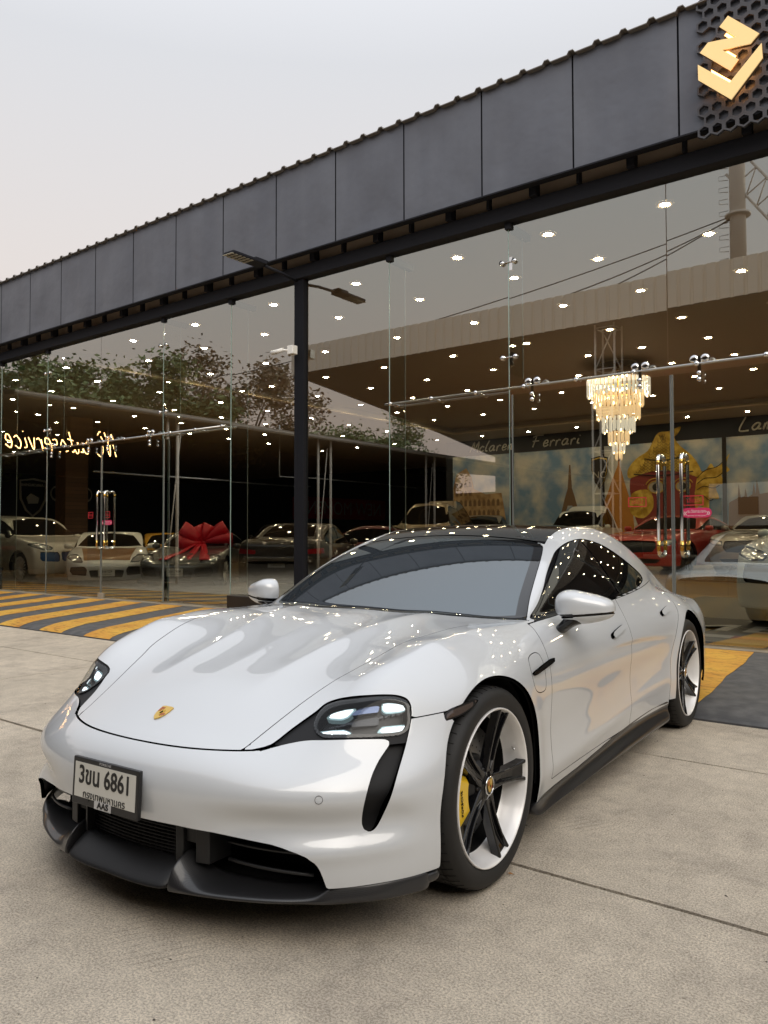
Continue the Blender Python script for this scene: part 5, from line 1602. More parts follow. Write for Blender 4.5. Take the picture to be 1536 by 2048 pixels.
# ------------------------------------------------------------ what stands behind and beside the camera (seen mirrored in the glass and paint)
cor = mat('corrugated_white', (.86, .76, .64), .6, 0)
cp = empty('canopy', (-6, -6, 0)); CO = Vector((6, 6, 0))
tag(cp, 'tall canopy with a white corrugated fascia opposite the showroom, seen mirrored in the glass', 'canopy')
def cpart(mb, name, m, **k):
    o = mb.build(name, m, cp, **k); o.location = CO; return o
b = MB(); vs = []; x_ = -22.4
prof_ = []
while x_ < 14:
    prof_ += [(x_, 0), (x_ + .20, 0), (x_ + .235, -.045), (x_ + .285, -.045), (x_ + .32, 0)]; x_ += .36
n = len(prof_)
vs = [(x, -6 - y - .0, 7.86) for x, y in prof_] + [(x, -6 - y, 8.93) for x, y in prof_]
vs = [(x, -6.0 - yy_, z) for (x, yy_), z in zip([(v[0], v[1] + 6) for v in vs], [v[2] for v in vs])]
b.add(vs, [(i, i + 1, n + i + 1, n + i) for i in range(n - 1)], 0, False); cpart(b, 'fascia', cor)
b = MB(); b.prism([(-22.4, -6.08), (14, -6.08), (14, -40), (-32, -40), (-27.4, -24.8)], 'z', 7.9, 8.0); b.prism([(-22.4, -6.06), (14, -6.06), (14, -40), (-32, -40), (-27.4, -24.8)], 'z', 8.75, 8.82); cpart(b, 'roof', mat('canopy_soffit', (.16, .12, .085), .7))
b = MB(); b.prism([(-22.45, -6.0), (-22.40, -6.0), (-27.4, -24.8), (-32, -40), (-32.05, -40), (-27.45, -24.8)], 'z', 7.86, 8.9); cpart(b, 'gable', cor)
b = MB(); b.bx(-32, -15.5, -40.2, -40, 0, 7.9); b.bx(-15.5, -8.5, -40.2, -40, 4.9, 7.9); b.bx(-15.5, -8.5, -40.2, -40, 0, 2.0); b.bx(-8.5, 14, -40.2, -40, 0, 7.9); cpart(b, 'back_wall', mat('canopy_wall', (.10, .09, .085), .8))
b = MB(); b.bx(4, 14, -39.9, -6.3, 0, 7.9); cpart(b, 'side_wall', MATS['canopy_wall'])
truss_m = mat('truss_white', (.68, .62, .55), .5)
for x0 in (-9.76, 2.0):
    b = MB(); s_ = .62
    for dx, dy in ((0, 0), (s_, 0), (0, -s_), (s_, -s_)): b.tube([(x0 + dx, -6.4 + dy, 0), (x0 + dx, -6.4 + dy, 7.9)], .035, 8)
    for k in range(6):
        z0, z1 = k * 1.3, (k + 1) * 1.3
        b.tube([(x0, -6.4, z0), (x0 + s_, -6.4, z1)], .022, 6); b.tube([(x0, -6.4 - s_, z1), (x0 + s_, -6.4 - s_, z0)], .022, 6)
        b.tube([(x0, -6.4, z1), (x0 + s_, -6.4, z1), (x0 + s_, -6.4 - s_, z1), (x0, -6.4 - s_, z1), (x0, -6.4, z1)], .018, 6)
    cpart(b, 'lattice_column', truss_m)
ms = empty('mast', (-6.8, -12, 0)); MO2 = Vector((6.8, 12, 0))
tag(ms, 'cream mast with climbing rungs and a lattice arm, above the canopy opposite', 'mast')
b = MB(); b.tube([(-6.8, -12, 8.82), (-6.8, -12, 20)], [.27, .25], 24); b.lathe([(.26, 12.35), (.42, 12.35), (.42, 12.43), (.26, 12.43)], 24, 'z', (-6.8, -12, 0)); o = b.build('pole', truss_m, ms); o.location = MO2
b = MB()
for k in range(24):
    z_ = 9.5 + k * .42; b.tube([(-7.10, -11.98, z_), (-7.38, -11.9, z_ + .02), (-7.38, -11.9, z_ + .16), (-7.10, -11.98, z_ + .18)], .014, 5)
o = b.build('rungs', steel, ms); o.location = MO2
b = MB(); A_ = Vector((-6.5, -12, 14.4)); B_ = Vector((-3.6, -12, 10.2)); n_ = Vector((.55, 0, .38))
b.tube([A_, B_], .05, 6); b.tube([A_ - n_ * 1.2, B_ - n_ * 1.2], .05, 6)
for k in range(9):
    p_ = A_.lerp(B_, k / 9); q_ = A_.lerp(B_, (k + 1) / 9) - n_ * 1.2; b.tube([p_, q_], .025, 5); b.tube([q_, A_.lerp(B_, (k + 1) / 9)], .025, 5)
o = b.build('lattice_arm', truss_m, ms); o.location = MO2
def cable(p, q, sag, lab, r=.022):
    b = MB(); p, q = Vector(p), Vector(q)
    b.tube([p.lerp(q, t) - Vector((0, 0, sag * 4 * t * (1 - t))) for t in np.linspace(0, 1, 16)], r, 5)
    o = b.build('cable', satin_black); tag(o, lab, 'cable'); return o
cable((-7.0, -12, 12.4), (-30, -7, 8.6), .5, 'long thin cable sagging from the mast towards the left')
cable((-7.0, -12, 12.3), (-13.5, -7, 8.95), .25, 'short cable from the mast collar to the canopy edge')
cable((-7.0, -12, 12.35), (-10.2, -7, 9.0), .1, 'shortest of the cables, steep from the mast collar down to the canopy')
# far white block across the road
fb = empty('apartment_building', (-6, -46, 0)); FO = Vector((6, 46, 0))
tag(fb, 'pale low building with a row of windows, far behind the canopy', 'building')
b = MB(); b.bx(-30, 22, -52, -46, 0, 6.2); o = b.build('wall', mat('pale_render', (.62, .58, .52), .8), fb); o.location = FO
for k in range(12):
    b = MB(); b.bx(-28 + k * 2.6, -26.6 + k * 2.6, -45.98, -45.9, 2.9, 4.2); o = b.build('window', mat('dark_pane', (.03, .035, .04), .1), fb); o.location = FO

# left wing of the yard: open-fronted shed with a dark back wall
wg = empty('side_showroom', (-24, 0, 0)); WO = Vector((24, 0, 0))
tag(wg, 'dark open-fronted side showroom along the left of the yard, mirrored in the glass', 'building')
def wpart(mb, name, m, **k):
    o = mb.build(name, m, wg, **k); o.location = WO; return o
dk = mat('wing_dark', (.030, .037, .055), .6)
EX = -17.35
b = MB(); b.bx(-31, -30.8, -32, 8.1, 0, 6.05); b.bx(-31, EX, -32.2, -32, 0, 4.5); wpart(b, 'wall', dk)
b = MB(); b.prism([(EX, 4.50), (EX, 4.60), (-31, 6.1), (-31, 6.0)], 'y', -32.2, 8.1); wpart(b, 'roof', mat('wing_roof', (.05, .05, .055), .7))
b = MB(); b.bx(EX - .02, EX + .04, -32.2, 8.1, 4.46, 4.60); b.tube([(EX + .08, -32.2, 4.50), (EX + .08, 8.1, 4.50)], .055, 10); wpart(b, 'gutter', mat('gutter_grey', (.30, .27, .24), .5))
b = MB(); b.bx(-24.3, -23.7, 2.2, 3.0, 0, 5.2); wpart(b, 'brick_pillar', mat('brick_pillar', (.20, .11, .06), .8))
bk_ = MATS['brick_pillar']; nt = bk_.node_tree; tb = nt.nodes.new('ShaderNodeTexBrick'); tcn = nt.nodes.new('ShaderNodeTexCoord'); mpn = nt.nodes.new('ShaderNodeMapping')
mpn.inputs['Rotation'].default_value = (R_(90), 0, R_(90)); tb.inputs['Scale'].default_value = 4; tb.inputs['Color1'].default_value = (.26, .15, .08, 1); tb.inputs['Color2'].default_value = (.16, .09, .05, 1); tb.inputs['Mortar'].default_value = (.07, .055, .045, 1)
nt.links.new(tcn.outputs['Object'], mpn.inputs[0]); nt.links.new(mpn.outputs[0], tb.inputs[0]); nt.links.new(tb.outputs[0], bsdf(bk_).inputs['Base Color'])
for k, y_ in enumerate((3.78, 3.45, -2.19, -2.81, -8.6, -9.2)):
    b = MB(); b.tube([(-17.5, y_, 0), (-17.5, y_, 4.5)], .045, 8)
    if k % 2 == 0: b.tube([(-17.5, y_, .4), (-17.5, y_ - .45, 4.2)], .018, 6)
    wpart(b, 'post', truss_m)
b = MB(); b.bx(-30.75, -30.7, -23, -14.6, 2.3, 3.55); wpart(b, 'red_banner', mat('banner_red', (.55, .02, .03), .6))
text_mesh('banner_writing', 'NEW MOMENT', 1.1, mat('banner_white', (.6, .6, .6), .6), wg, frame3((-30.68 + 24, -18.8, 2.9), (0, 1, 0), (0, 0, 1)))
b = MB()
for (y0, z0, y1, z1) in ((-1.5, 3.3, -9.5, 3.3), (-1.5, 3.3, -1.5, 5.0), (5.2, 3.0, -3, 3.0)): b.tube([(-18.6, y0, z0), (-18.6, y1, z1)], .025, 6)
wpart(b, 'hanging_rail', steel)
pale2 = mat('wall_logo_pale', (.85, .80, .70), .6)
t_ = empty('wall_sign', (-30.7, -1.36, 2.6)); tag(t_, 'pale four-ring emblem sign on the back wall of the side showroom', 'sign')
b = MB()
for k in range(4):
    yc = .66 - k * .42
    b.tube([(0, -yc + .30 * math.cos(a), .5 + .30 * math.sin(a)) for a in np.linspace(0, 2 * math.pi, 28)], .035, 6)
b.build('rings', pale2, t_)
text_mesh('sign_writing', 'Audi', .62, pale2, t_, frame3((.02, 0, -.35), (0, 1, 0), (0, 0, 1)), bold=.02)
t_ = empty('wall_sign', (-30.7, .45, 2.95)); tag(t_, 'pale shield emblem sign on the back wall of the side showroom', 'sign')
b = MB(); shp = [(-.55, .62), (0, .70), (.55, .62), (.52, -.1), (.3, -.55), (0, -.8), (-.3, -.55), (-.52, -.1), (-.55, .62)]
b.tube([(0, y_, z_) for y_, z_ in shp], .045, 6); b.prism([(-.25, -.05), (.1, .12), (.28, -.05), (.2, -.3), (-.2, -.28)], 'x', -.02, .02); b.build('shield', pale2, t_)
text_mesh('sign_writing', 'LAMBORGHINI', .15, pale2, t_, frame3((.02, 0, .45), (0, 1, 0), (0, 0, 1)), bold=.004)
nn = empty('neon_sign', (-19, 4.27, 3.42)); tag(nn, 'glowing amber handwritten neon sign hung at the front of the side showroom', 'neon sign')
neon = mat('neon_amber', (1, .6, .25), .4, emit=(1.0, .55, .20), es=14)
script_text('letters', 'NC autoservice', .62, neon, nn, frame3((0, 0, .06), (0, 1, 0), (0, .10, 1)), r=.012, gap=.10, slant=.2, xs=.60)
for k in range(3):
    b = MB(); b.tube([(0, .3 + 1.3 * k, .5), (0, .3 + 1.3 * k, 1.1)], .006, 5); b.build('hanger', steel, nn)

# cream neighbour on the right, catching the evening sky
nb = empty('neighbour_building', (14, 2, 0)); NO = Vector((-14, -2, 0))
tag(nb, 'cream rendered neighbouring building right of the yard, with a grey-green roller door', 'building')
b = MB(); b.bx(13.5, 14, -14, 12, 0, 6.5); o = b.build('wall', mat('cream_render', (.72, .58, .42), .8), nb); o.location = NO
b = MB(); b.bx(13.44, 13.5, -2, 7, 0, 3.6); b.bx(13.44, 13.5, 8.5, 11, .9, 2.6); o = b.build('roller_door', mat('sage_door', (.24, .27, .24), .6), nb); o.location = NO

# ---- trees behind the side showroom
leaf_a = mat('leaf_green', (.07, .10, .035), .55); noise_color(leaf_a, (.06, .11, .03), (.17, .22, .075), 1.5, 4)
leaf_b = mat('leaf_olive', (.085, .080, .032), .55); noise_color(leaf_b, (.08, .075, .03), (.24, .15, .09), 1.8, 4)
bark = mat('bark', (.10, .075, .055), .85)
def tree(x, y, h, rad, seed, leafm, lab, n=13000, ex=1.0):
    rr = random.Random(seed); t = empty('tree', (x, y, 0)); tag(t, lab, 'tree', 'trees behind the side showroom')
    tr_ = MB(); th = h * .5
    tr_.tube([(0, 0, 0), (.1, .05, th * .5), (.0, .1, th)], [.22, .17, .12], 8)
    tips = []
    for k in range(9):
        a = 2 * math.pi * k / 9 + rr.uniform(-.3, .3); L_ = rad * rr.uniform(.6, 1.0); z1 = h * rr.uniform(.50, 1.0)
        p = [(0, 0, th * rr.uniform(.7, 1)), (L_ * .45 * math.cos(a), L_ * .45 * math.sin(a) * ex, (th + z1) / 2), (L_ * math.cos(a), L_ * math.sin(a) * ex, z1)]
        tr_.tube(p, [.09, .055, .02], 6); tips += [Vector(p[2]), Vector(p[1]).lerp(Vector(p[2]), .5)]
    tr_.build('trunk', bark, t)
    cr = MB()
    cl = [tp + Vector((rr.gauss(0, .3), rr.gauss(0, .3), rr.gauss(0, .2))) * rad * .35 for tp in tips for _ in range(3)]
    for i in range(n):
        c = rr.choice(cl); d = Vector((rr.gauss(0, 1), rr.gauss(0, 1), rr.gauss(0, .7))) * rad * .15
        p = c + d; s_ = rr.uniform(.09, .20)
        u = Vector((rr.gauss(0, 1), rr.gauss(0, 1), rr.gauss(0, .5))).normalized(); w_ = u.cross(Vector((rr.gauss(0, 1), rr.gauss(0, 1), rr.gauss(0, 1)))).normalized()
        cr.add([p - u * s_, p + w_ * s_ * .45, p + u * s_, p - w_ * s_ * .45], [(0, 1, 2, 3)])
    cr.build('crown', leafm, t, recalc=False)
tree(-33, 5.5, 8.2, 2.8, 1, leaf_a, 'feathery green tree behind the side showroom, leftmost of the mirrored row')
tree(-33, 1.8, 8.6, 3.0, 2, leaf_a, 'green tree behind the side showroom, second in the mirrored row')
tree(-33.5, -2.5, 9.6, 3.2, 3, leaf_a, 'tallest feathery green tree in the mirrored row')
tree(-33, -7.5, 9.8, 3.2, 4, leaf_a, 'loose green tree left of the reddish-brown tree in the mirrored row')
tree(-33, -13.0, 11.0, 3.8, 5, leaf_b, 'reddish-brown leafed tree right of the green ones in the mirrored row', 8500)
tree(-35, -26, 9.0, 4.2, 6, leaf_a, 'round dark green tree low in the mirrored view, right of the black column')
tree(-38, -34, 10.5, 4.0, 8, leaf_a, 'dark green tree at the far end of the side showroom, low in the mirrored view')
tree(9.5, -2, 5.5, 2.2, 7, leaf_a, 'green tree in front of the cream neighbouring building', 2200)
# ------------------------------------------------------------ cars on show
def gen_car(label, paint_m, loc, heading, kind='sedan', z0=FZ, plate_txt=None, extra=None, group='cars on show inside the showroom', h=.036, name='show_car', glassm=None, rear=False):
    K = dict(
        sedan=dict(w=1.82, wb=2.75, fo=.88, ro=.98, ht=1.45, nose=.72, cowl=.98, cowlx=-.35, roofx=-1.15, roofe=-2.2, deckx=-3.05, deck=1.08, belt=.96, wr=.33, zb=.20),
        suv=dict(w=1.98, wb=2.9, fo=.90, ro=.95, ht=1.68, nose=.92, cowl=1.16, cowlx=-.35, roofx=-1.15, roofe=-3.0, deckx=-3.6, deck=1.15, belt=1.10, wr=.385, zb=.24),
        sports=dict(w=1.84, wb=2.46, fo=.95, ro=.98, ht=1.28, nose=.60, cowl=.88, cowlx=-.30, roofx=-1.0, roofe=-1.55, deckx=-2.9, deck=.86, belt=.86, wr=.33, zb=.15),
        muscle=dict(w=1.92, wb=2.72, fo=.86, ro=1.15, ht=1.37, nose=.80, cowl=.99, cowlx=-.55, roofx=-1.35, roofe=-1.95, deckx=-3.0, deck=1.02, belt=.98, wr=.345, zb=.18),
        pickup=dict(w=1.88, wb=3.2, fo=.95, ro=1.25, ht=1.76, nose=1.0, cowl=1.16, cowlx=-.45, roofx=-1.1, roofe=-2.25, deckx=-2.5, deck=1.12, belt=1.12, wr=.38, zb=.34),
        van=dict(w=1.86, wb=3.0, fo=.95, ro=1.0, ht=1.92, nose=1.02, cowl=1.20, cowlx=.15, roofx=-.7, roofe=-3.6, deckx=-3.95, deck=1.3, belt=1.10, wr=.35, zb=.20),
        supercar=dict(w=1.98, wb=2.7, fo=1.0, ro=.95, ht=1.16, nose=.52, cowl=.80, cowlx=-.05, roofx=-1.0, roofe=-1.5, deckx=-2.9, deck=.90, belt=.84, wr=.345, zb=.12))[kind]
    W_, wb, fo, ro, ht = K['w'] / 2, K['wb'], K['fo'], K['ro'], K['ht']
    xe = -wb - ro
    tops = spl([(fo + .1, K['nose'] - .16), (fo - .12, K['nose']), (fo - .6, K['nose'] + (K['cowl'] - K['nose']) * .55), (K['cowlx'], K['cowl']), (-wb * .6, K['cowl'] + .0), (K['deckx'], K['deck']), (xe + .1, K['deck'] - .03), (xe - .1, K['deck'] - .15)])
    sc = (K['cowl'] - .10)
    zro = spl([(K['cowlx'] + .25, K['cowl'] - .13), (K['cowlx'], K['cowl']), (K['roofx'], ht - .055), ((K['roofx'] + K['roofe']) / 2, ht), (K['roofe'], ht - .04), (K['deckx'], K['deck'] + .02), (K['deckx'] - .3, K['deck'] - .15)])
    zb = K['zb']
    def fb(x, y, z):
        a = np.abs(y)
        wv = W_ - .05 * ((x + wb / 2) / (wb / 2 + fo)) ** 4 - .05 * np.maximum(z - K['belt'] + .22, 0) / .22 * .8 - .04 * np.maximum(.45 - z, 0) / .3
        for cx in (0, -wb): wv = wv + .018 * gauss(np.hypot(x - cx, z - K['wr']) - K['wr'] - .04, .09)
        t = tops(x) - .05 * (a / W_) ** 2 * sstep(.2, fo, x) - .02 * (a / W_) ** 2 + .02 * gauss(a - W_ * .8, .2) * sstep(-.8, .1, x)
        g = smax((z - t) * .93, a - wv, .14)
        g = smax(g, (x - (fo - .26 * (a / W_) ** 3 - .10 * ((z - .5) / .4) ** 2)) * .9, .13)
        g = smax(g, xe + .12 * (a / W_) ** 3 + .12 * np.maximum(z - .7, 0) ** 2 - x, .12)
        g = smax(g, zb - z, .05)
        dz = z - K['belt']
        xs = x + .20 * a * a * sstep(-2.2, -1.2, x)
        tp = (z - (zro(xs) - .05 * a * a)) * .85
        inset = .10 if kind in ('pickup', 'van') else .16
        sd = (a - (W_ - .07 - inset * 1.6 * np.maximum(dz, -.1) - .25 * np.maximum(dz, 0) ** 2 - .08 * sstep(-wb * .75, xe, x) * (0 if kind in ('suv', 'van', 'pickup') else 1.6))) * .9
        gh = smax(tp, sd, .09); gh = smax(gh, .6 - z, .02)
        return smin(g, gh, .035)
    S = surf_net(fb, (xe - .12, -W_ - .08, zb - .08), (fo + .12, W_ + .08, ht + .06), h, it=3, ge=.008)
    x, y, z = S.V.T; a = np.abs(y)
    arch = np.full(len(x), -1.)
    for cx in (0, -wb):
        zz = np.where(z > K['wr'], z - K['wr'], (z - K['wr']) * .4)
        arch = np.maximum(arch, np.where(a > W_ * .6, K['wr'] + .05 - np.hypot(x - cx, zz), -1))
    bl = K['belt'] + .03
    xa, xb_ = K['cowlx'] - .18, K['deckx'] + (.22 if kind not in ('suv', 'van') else .1)
    if kind == 'pickup': xb_ = K['roofe'] - .02
    tpz = lambda xx: zro(xx) - .095
    ptsx = np.linspace(xa - .12, xb_ + .1, 12)
    up = [(q, max(float(tpz(q)), bl + .02)) for q in ptsx]
    P = np.array([(xa, bl - .01)] + up + [(xb_, bl)])
    dlo = np.where((a > W_ * .5) & (z > K['belt'] - .1), poly_sd(np.c_[x, z], P), -.12)
    pil = np.abs(x - (K['roofx'] + K['roofe']) / 2 + .02) - .035
    wsh = [(K['cowlx'] - .04, 0), (K['cowlx'] - .10, W_ * .45), (K['cowlx'] - .24, W_ * .80), (K['roofx'] + .02, W_ * .58), (K['roofx'] + .0, W_ * .3), (K['roofx'] - .02, 0)]
    P = curve2(wsh, False, 4, corner=(2, 3)); P = np.vstack([P, (P * [1, -1])[::-1]])
    ws = np.where(z > K['cowl'] - .12, poly_sd(np.c_[x, y], P), -.12)
    rw = [(K['roofe'] - .06, 0), (K['roofe'] - .06, W_ * .5), (K['deckx'] + .12, W_ * .62), (K['deckx'] + .04, 0)]
    P = curve2(rw, False, 3, corner=(1, 2)); P = np.vstack([P, (P * [1, -1])[::-1]])
    rws = np.where(z > K['belt'] + .02, poly_sd(np.c_[x, y], P), -.12)
    root = empty(name, (loc[0], loc[1], z0), R_(heading)); tag(root, label, 'car', group)
    F_ = x > fo - .55
    cuts = []; extra = extra or {}
    style = dict(
        sedan=dict(lamp=[(.42, .60), (.60, .68), (.86, .70), (.88, .62), (.60, .58)], grille=[(-.01, .44), (.34, .46), (.40, .62), (-.01, .66)], low=[(-.01, .26), (.55, .27), (.60, .36), (-.01, .38)]),
        suv=dict(lamp=[(.52, .88), (.60, .94), (.82, 1.00), (.97, .99), (.95, .90), (.75, .82), (.58, .82)], grille=[(-.01, .56), (.30, .55), (.36, .60), (.36, .78), (-.01, .80)], low=[(.42, .54), (.80, .56), (.84, .62), (.82, .78), (.44, .78), (.40, .70)]),
        sports=dict(lamp=[(.50, .55), (.56, .66), (.70, .76), (.86, .75), (.88, .66), (.70, .56)], grille=[(-.01, .22), (.34, .22), (.38, .38), (-.01, .40)], low=[(.44, .26), (.74, .28), (.80, .36), (.78, .46), (.48, .47), (.42, .40)]),
        muscle=dict(lamp=[(.56, .64), (.58, .74), (.90, .80), (.93, .70), (.78, .64)], grille=[(-.01, .48), (.48, .50), (.56, .60), (.52, .74), (-.01, .76)], low=[(-.01, .24), (.55, .25), (.66, .34), (-.01, .36)]),
        pickup=dict(lamp=[(.56, .84), (.56, .98), (.88, 1.0), (.90, .86)], grille=[(-.01, .70), (.50, .72), (.50, .96), (-.01, .98)], low=[(-.01, .44), (.6, .45), (.6, .56), (-.01, .58)]),
        van=dict(lamp=[(.50, .82), (.52, .98), (.86, 1.02), (.90, .86)], grille=[(-.01, .50), (.48, .52), (.48, .96), (-.01, .98)], low=[(-.01, .28), (.6, .3), (.6, .4), (-.01, .42)]),
        supercar=dict(lamp=[(.52, .48), (.60, .60), (.85, .66), (.88, .56)], grille=[(-.01, .18), (.2, .18), (.2, .26), (-.01, .26)], low=[(.30, .18), (.85, .20), (.88, .40), (.70, .40), (.36, .26)]))[kind]
    regs = {}
    for nm, pp in style.items():
        pl = np.array(pp, float)
        sdq = np.where(F_, poly_sd(np.c_[a, z], pl), -.12)
        regs[nm] = sdq
    allr = np.maximum.reduce(list(regs.values()))
    hood_line = None
    body = mn(-arch, -dlo, -ws, -rws, -allr)
    gm = glassm or side_glass
    bo = S.clip(body).build('body', paint_m, root, rim=.03)
    S.clip(ws + .004).offset(-.006).build('windscreen', gm, root)
    S.clip(rws + .004).offset(-.006).build('rear_window', gm, root)
    for s in (1, -1):
        sg_ = np.where(y * s > 0, 1., -1.)
        for q in (mn(dlo + .004, sg_, (x - ((K['roofx'] + K['roofe']) / 2)) - .03), mn(dlo + .004, sg_, -(x - ((K['roofx'] + K['roofe']) / 2)) - .03)):
            S.clip(q).offset(-.008).build('side_window', gm, root)
        S.clip(mn(dlo + .004, sg_)).offset(-.014).build('window_frame', gloss_black, root)
        l_ = S.clip(mn(regs['lamp'] + .004, sg_)).offset(-.012).build('headlight', mat('show_lamp', (.22, .26, .30), .08, .5, coat=1), root)
        if l_: S.clip(mn(regs['lamp'] - .028, sg_)).offset(-.004).build('lamp_reflector', mat('lamp_bright', (.75, .78, .80), .15, .7), l_)
    S.clip(regs['grille'] + .004).offset(-.035).build('grille', extra.get('grille', satin_black), root)
    S.clip(regs['low'] + .004).offset(-.035).build('lower_intake', extra.get('low', satin_black), root)
    if rear:
        tl = np.where(x < xe + .45, poly_sd(np.c_[a, z], np.array([(.45, .78), (.45, .86), (W_ - .05, .90), (W_ + .05, .80)])), -.12)
        for s in (1, -1): S.clip(mn(tl, np.where(y * s > 0, 1., -1.))).offset(.006).build('tail_light', mat('tail_red', (.35, .01, .015), .15, coat=1), root)
    # underbody and wheels
    ub = MB(); ub.bx(-wb + K['wr'] + .08, -K['wr'] - .08, -W_ + .12, W_ - .12, zb + .01, zb + .10); ub.bx(xe + .25, fo - .3, -W_ * .55, W_ * .55, zb + .02, zb + .2); ub.build('underbody', matt_black, root)
    tw = .24; r = K['wr']
    wh_ = MB(); wh_.lathe([(r * .70, -tw), (r * .96, -tw), (r, -tw + .04), (r, -.04), (r * .97, -.01), (r * .76, .0), (r * .74, -.012)], 36, 'y'); 
    w0 = empty('wheel', (0, 0, 0)); w0.parent = root; wh_.build('tyre', rubber, w0)
    rm = MB(); rm.lathe([(r * .76, -.01), (r * .735, -.014), (r * .70, -.06), (r * .68, -.16)], 36, 'y')
    ns = extra.get('spokes', 10)
    for k in range(ns):
        an = 2 * math.pi * k / ns
        rm.tube([(r * .10 * math.cos(an), -.035, r * .10 * math.sin(an)), (r * .45 * math.cos(an + .04), -.022, r * .45 * math.sin(an + .04)), (r * .74 * math.cos(an), -.014, r * .74 * math.sin(an))], [.022, .014, .018], 6)
    rm.lathe([(0, -.02), (.06, -.022), (.07, -.05)], 16, 'y')
    rm.build('rim', extra.get('rim', barrel_m), w0)
    bk2 = MB(); bk2.lathe([(0, -.10), (r * .72, -.10)], 24, 'y'); bk2.build('brake_disc', MATS['disc_steel'] if 'disc_steel' in MATS else satin_black, w0)
    w0.location = (0, W_ - .025, r)
    for cx, s in ((0, -1), (-wb, 1), (-wb, -1)):
        c = copy_tree(w0, root); c.location = (cx, s * (W_ - .025), r)
        if s < 0: c.rotation_euler = (0, 0, math.pi)
    # mirrors
    for s in (1, -1):
        m_ = MB(); mx_ = K['cowlx'] - .42; mz_ = K['belt'] + .06
        vs = []; 
        m_.lathe([(0, -.10), (.055, -.08), (.072, 0), (.055, .075), (0, .095)], 14, 'y', (mx_, s * (W_ + .06), mz_)); m_.tube([(mx_, s * (W_ - .10), mz_ - .05), (mx_, s * (W_ + .02), mz_ - .02)], .02, 6)
        m_.build('wing_mirror', paint_m, root)
    if plate_txt:
        if rear: Mq = frame3((xe - .03, 0, .60), (0, -1, 0), (0, 0, 1))
        else: Mq = frame3((fo + .02, 0, extra.get('pz', .38)), (0, 1, 0), (-.05, 0, 1))
        plate(root, Mq, plate_txt, 'กรุงเทพมหานคร', frame_m=MATS['plate_white'], w=.36, h=.17, small=None, top=None)
    return root, K, S
def paintm(name, col, metal=.1, rough=.35):
    return mat(name, col, rough, metal, coat=1.0)
pearl = paintm('paint_pearl', (.72, .70, .64)); whitep = paintm('paint_white', (.78, .80, .78)); dgrey = paintm('paint_dark_grey', (.10, .105, .105), .4); blackp = paintm('paint_black', (.008, .008, .009))
redp = paintm('paint_red', (.42, .030, .018)); silverp = paintm('paint_silver', (.40, .38, .35), .6); yellowp = paintm('paint_yellow', (.62, .33, .02)); maroonp = paintm('paint_maroon', (.10, .015, .02)); goldpp = paintm('paint_champagne', (.38, .30, .20), .5); bronze = paintm('paint_brown_black', (.035, .028, .024), .4); icep = paintm('paint_ice', (.50, .56, .57))
blue_g = mat('grille_blue', (.015, .08, .26), .3)
gen_car('pearl off-white SUV with multi-spoke wheels and blue-tinted intakes, at the far left behind the glass', pearl, (-18.9, 10.85), 0, 'suv', extra=dict(spokes=18, grille=blue_g, low=blue_g), h=.030)
rb_, Kb, Sb = gen_car('low white sports car with an amber reflection coloured onto its bonnet, second from the left behind the glass door', whitep, (-16.75, 10.95), -36, 'sports', plate_txt='ฎกจ 529', extra=dict(pz=.33), h=.030)
amb = Sb.clip(mn(np.where((Sb.V[:, 0] > -.25) & (Sb.V[:, 2] > .55), 1., -1.), .80 - Sb.V[:, 0], .50 + .12 * (.8 - Sb.V[:, 0]) - np.abs(Sb.V[:, 1]))).offset(.004).build('bonnet', paintm('amber_reflection', (.30, .13, .02)), rb_, rim=.01)  # amber reflection on the white bonnet, put in as a coloured panel
rc_, Kc, Sc = gen_car('dark grey sports car wearing a big red bow on its bonnet', dgrey, (-14.75, 11.7), -55, 'sports', plate_txt='3ขก 7404', extra=dict(pz=.36), h=.030)
gen_car('dark brown-black saloon showing its tail and number plate, left of the black column', bronze, (-13.2, 14.6), 118, 'sedan', plate_txt='3ขผ 136', rear=True)
gen_car('bright yellow sports car half hidden behind the white sports car', yellowp, (-20.4, 15.6), -30, 'sports')
gen_car('low black supercar in the shadows behind the pearl SUV', blackp, (-24.2, 14.2), -18, 'supercar')
gen_car('white coupe with a dark windscreen, behind the car with the red bow', whitep, (-20.3, 18.9), -118, 'sports')
rg_, Kg, Sg = gen_car('black off-roader with a bright chrome grille, behind the dark saloon', blackp, (-22.6, 22.0), -60, 'suv', extra=dict(grille=chrome))
gen_car('champagne gold coupe deep in the showroom, just left of the black column', goldpp, (-24.6, 27.0), -20, 'sports')
gen_car('silver saloon just right of the black column, farther back than the maroon one', silverp, (-19.6, 23.6), -150, 'sedan')
gen_car('maroon saloon right of the black column, nearer than the silver saloon', maroonp, (-15.2, 16.6), -150, 'sedan')
gen_car('champagne people carrier with a tall rounded roof, left of the landmarks mural', goldpp, (-14.3, 20.6), -70, 'van', z0=.42)
gen_car('silver hatchback on the stage below the amphitheatre painting', silverp, (-14.9, 24.8), -70, 'suv', z0=.42)
gen_car('white pickup truck on the stage below the iron tower painting', whitep, (-10.9, 24.0), -85, 'pickup', z0=.42)
gen_car('red muscle coupe on the stage behind the door handles', redp, (-6.35, 18.35), -97, 'muscle', z0=.42, extra=dict(spokes=10, rim=satin_black))
gen_car('silver muscle coupe on the stage right of the red one', silverp, (-4.15, 19.2), -92, 'muscle', z0=.42, plate_txt='3ขภ 106', extra=dict(pz=.42))
gen_car('ice white SUV cut off by the right edge, on the printed mat', icep, (-1.55, 11.1), -96, 'suv', h=.030)

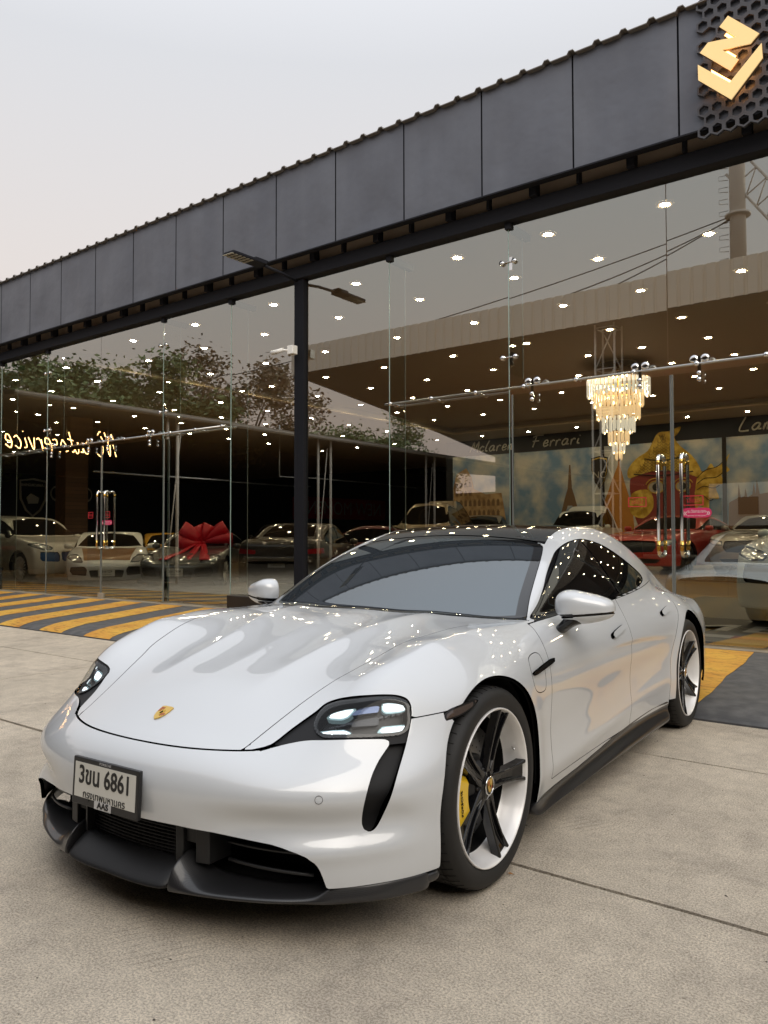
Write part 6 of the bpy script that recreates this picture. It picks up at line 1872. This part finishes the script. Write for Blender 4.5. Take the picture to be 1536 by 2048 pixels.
# ---- the bow
bow = empty('gift_bow', (0, 0, 0)); tag(bow, 'huge red ribbon gift bow lying on the dark grey car', 'bow')
ca, sa = math.cos(R_(-55)), math.sin(R_(-55))
bow.location = (-14.75 - .50 * ca + .22 * math.cos(R_(61)), 11.7 - .50 * sa + .22 * math.sin(R_(61)), FZ + .90)
ribbon = mat('red_ribbon', (.52, .004, .018), .45)
E1 = Vector((math.cos(R_(61)), math.sin(R_(61)), 0)); E2 = Vector((0, 0, 1)); E3 = Vector((math.cos(R_(-29)), math.sin(R_(-29)), 0))
def ribbon_strip(path, wv, ws_, name):
    b = MB(); vs = []; n = len(path)
    for p, w_ in zip(path, ws_): vs += [p - wv * w_ / 2, p + wv * w_ / 2]
    b.add(vs, [(2 * i, 2 * i + 1, 2 * i + 3, 2 * i + 2) for i in range(n - 1)], 0, True)
    o = b.build(name, ribbon, bow, recalc=False)
    so_ = o.modifiers.new('thick', 'SOLIDIFY'); so_.thickness = .008
# fat loops fan out from the knot
for phi, sz, fwd in ((36, .66, .0), (144, .62, .02), (6, .68, .10), (176, .60, .12), (68, .46, -.14), (112, .42, -.10)):
    d = E1 * math.cos(R_(phi)) + E2 * math.sin(R_(phi)); tg = (E2 * math.cos(R_(phi)) - E1 * math.sin(R_(phi)))
    tg = (tg + E3 * .35).normalized()
    path = []; ws_ = []
    for t in np.linspace(0, 2 * math.pi, 26):
        r = sz * (1 - math.cos(t)) / 2
        path.append(d * r + E3 * (math.sin(t) * .15 + fwd * r / sz) + E2 * .10); ws_.append(.09 + .26 * math.sin(min(1, r / sz * 1.1) * math.pi / 2))
    ribbon_strip(path, tg, ws_, 'ribbon_loop')
fwdv = Vector((ca, sa, 0)); sdv = Vector((-sa, ca, 0))
for (f_, s2, L_) in ((1.0, .30, 1.45), (1.0, -.02, 1.35), (.95, -.34, 1.5), (.75, -.75, 1.35)):
    dv = (fwdv * f_ + sdv * s2).normalized(); tv = Vector((-dv.y, dv.x, 0))
    path = [dv * (L_ * t) + E2 * (.06 - .10 * t - .26 * t * t + .03 * math.sin(t * 8)) for t in np.linspace(.02, 1, 14)]
    ribbon_strip(path, tv, [.08 + .16 * t for t in np.linspace(0, 1, 14)], 'ribbon_tail')
kn = MB(); kn.lathe([(0, -.09), (.09, -.06), (.11, 0), (.09, .07), (0, .10)], 16, 'x', (0, 0, .10)); kn.build('knot', ribbon, bow)
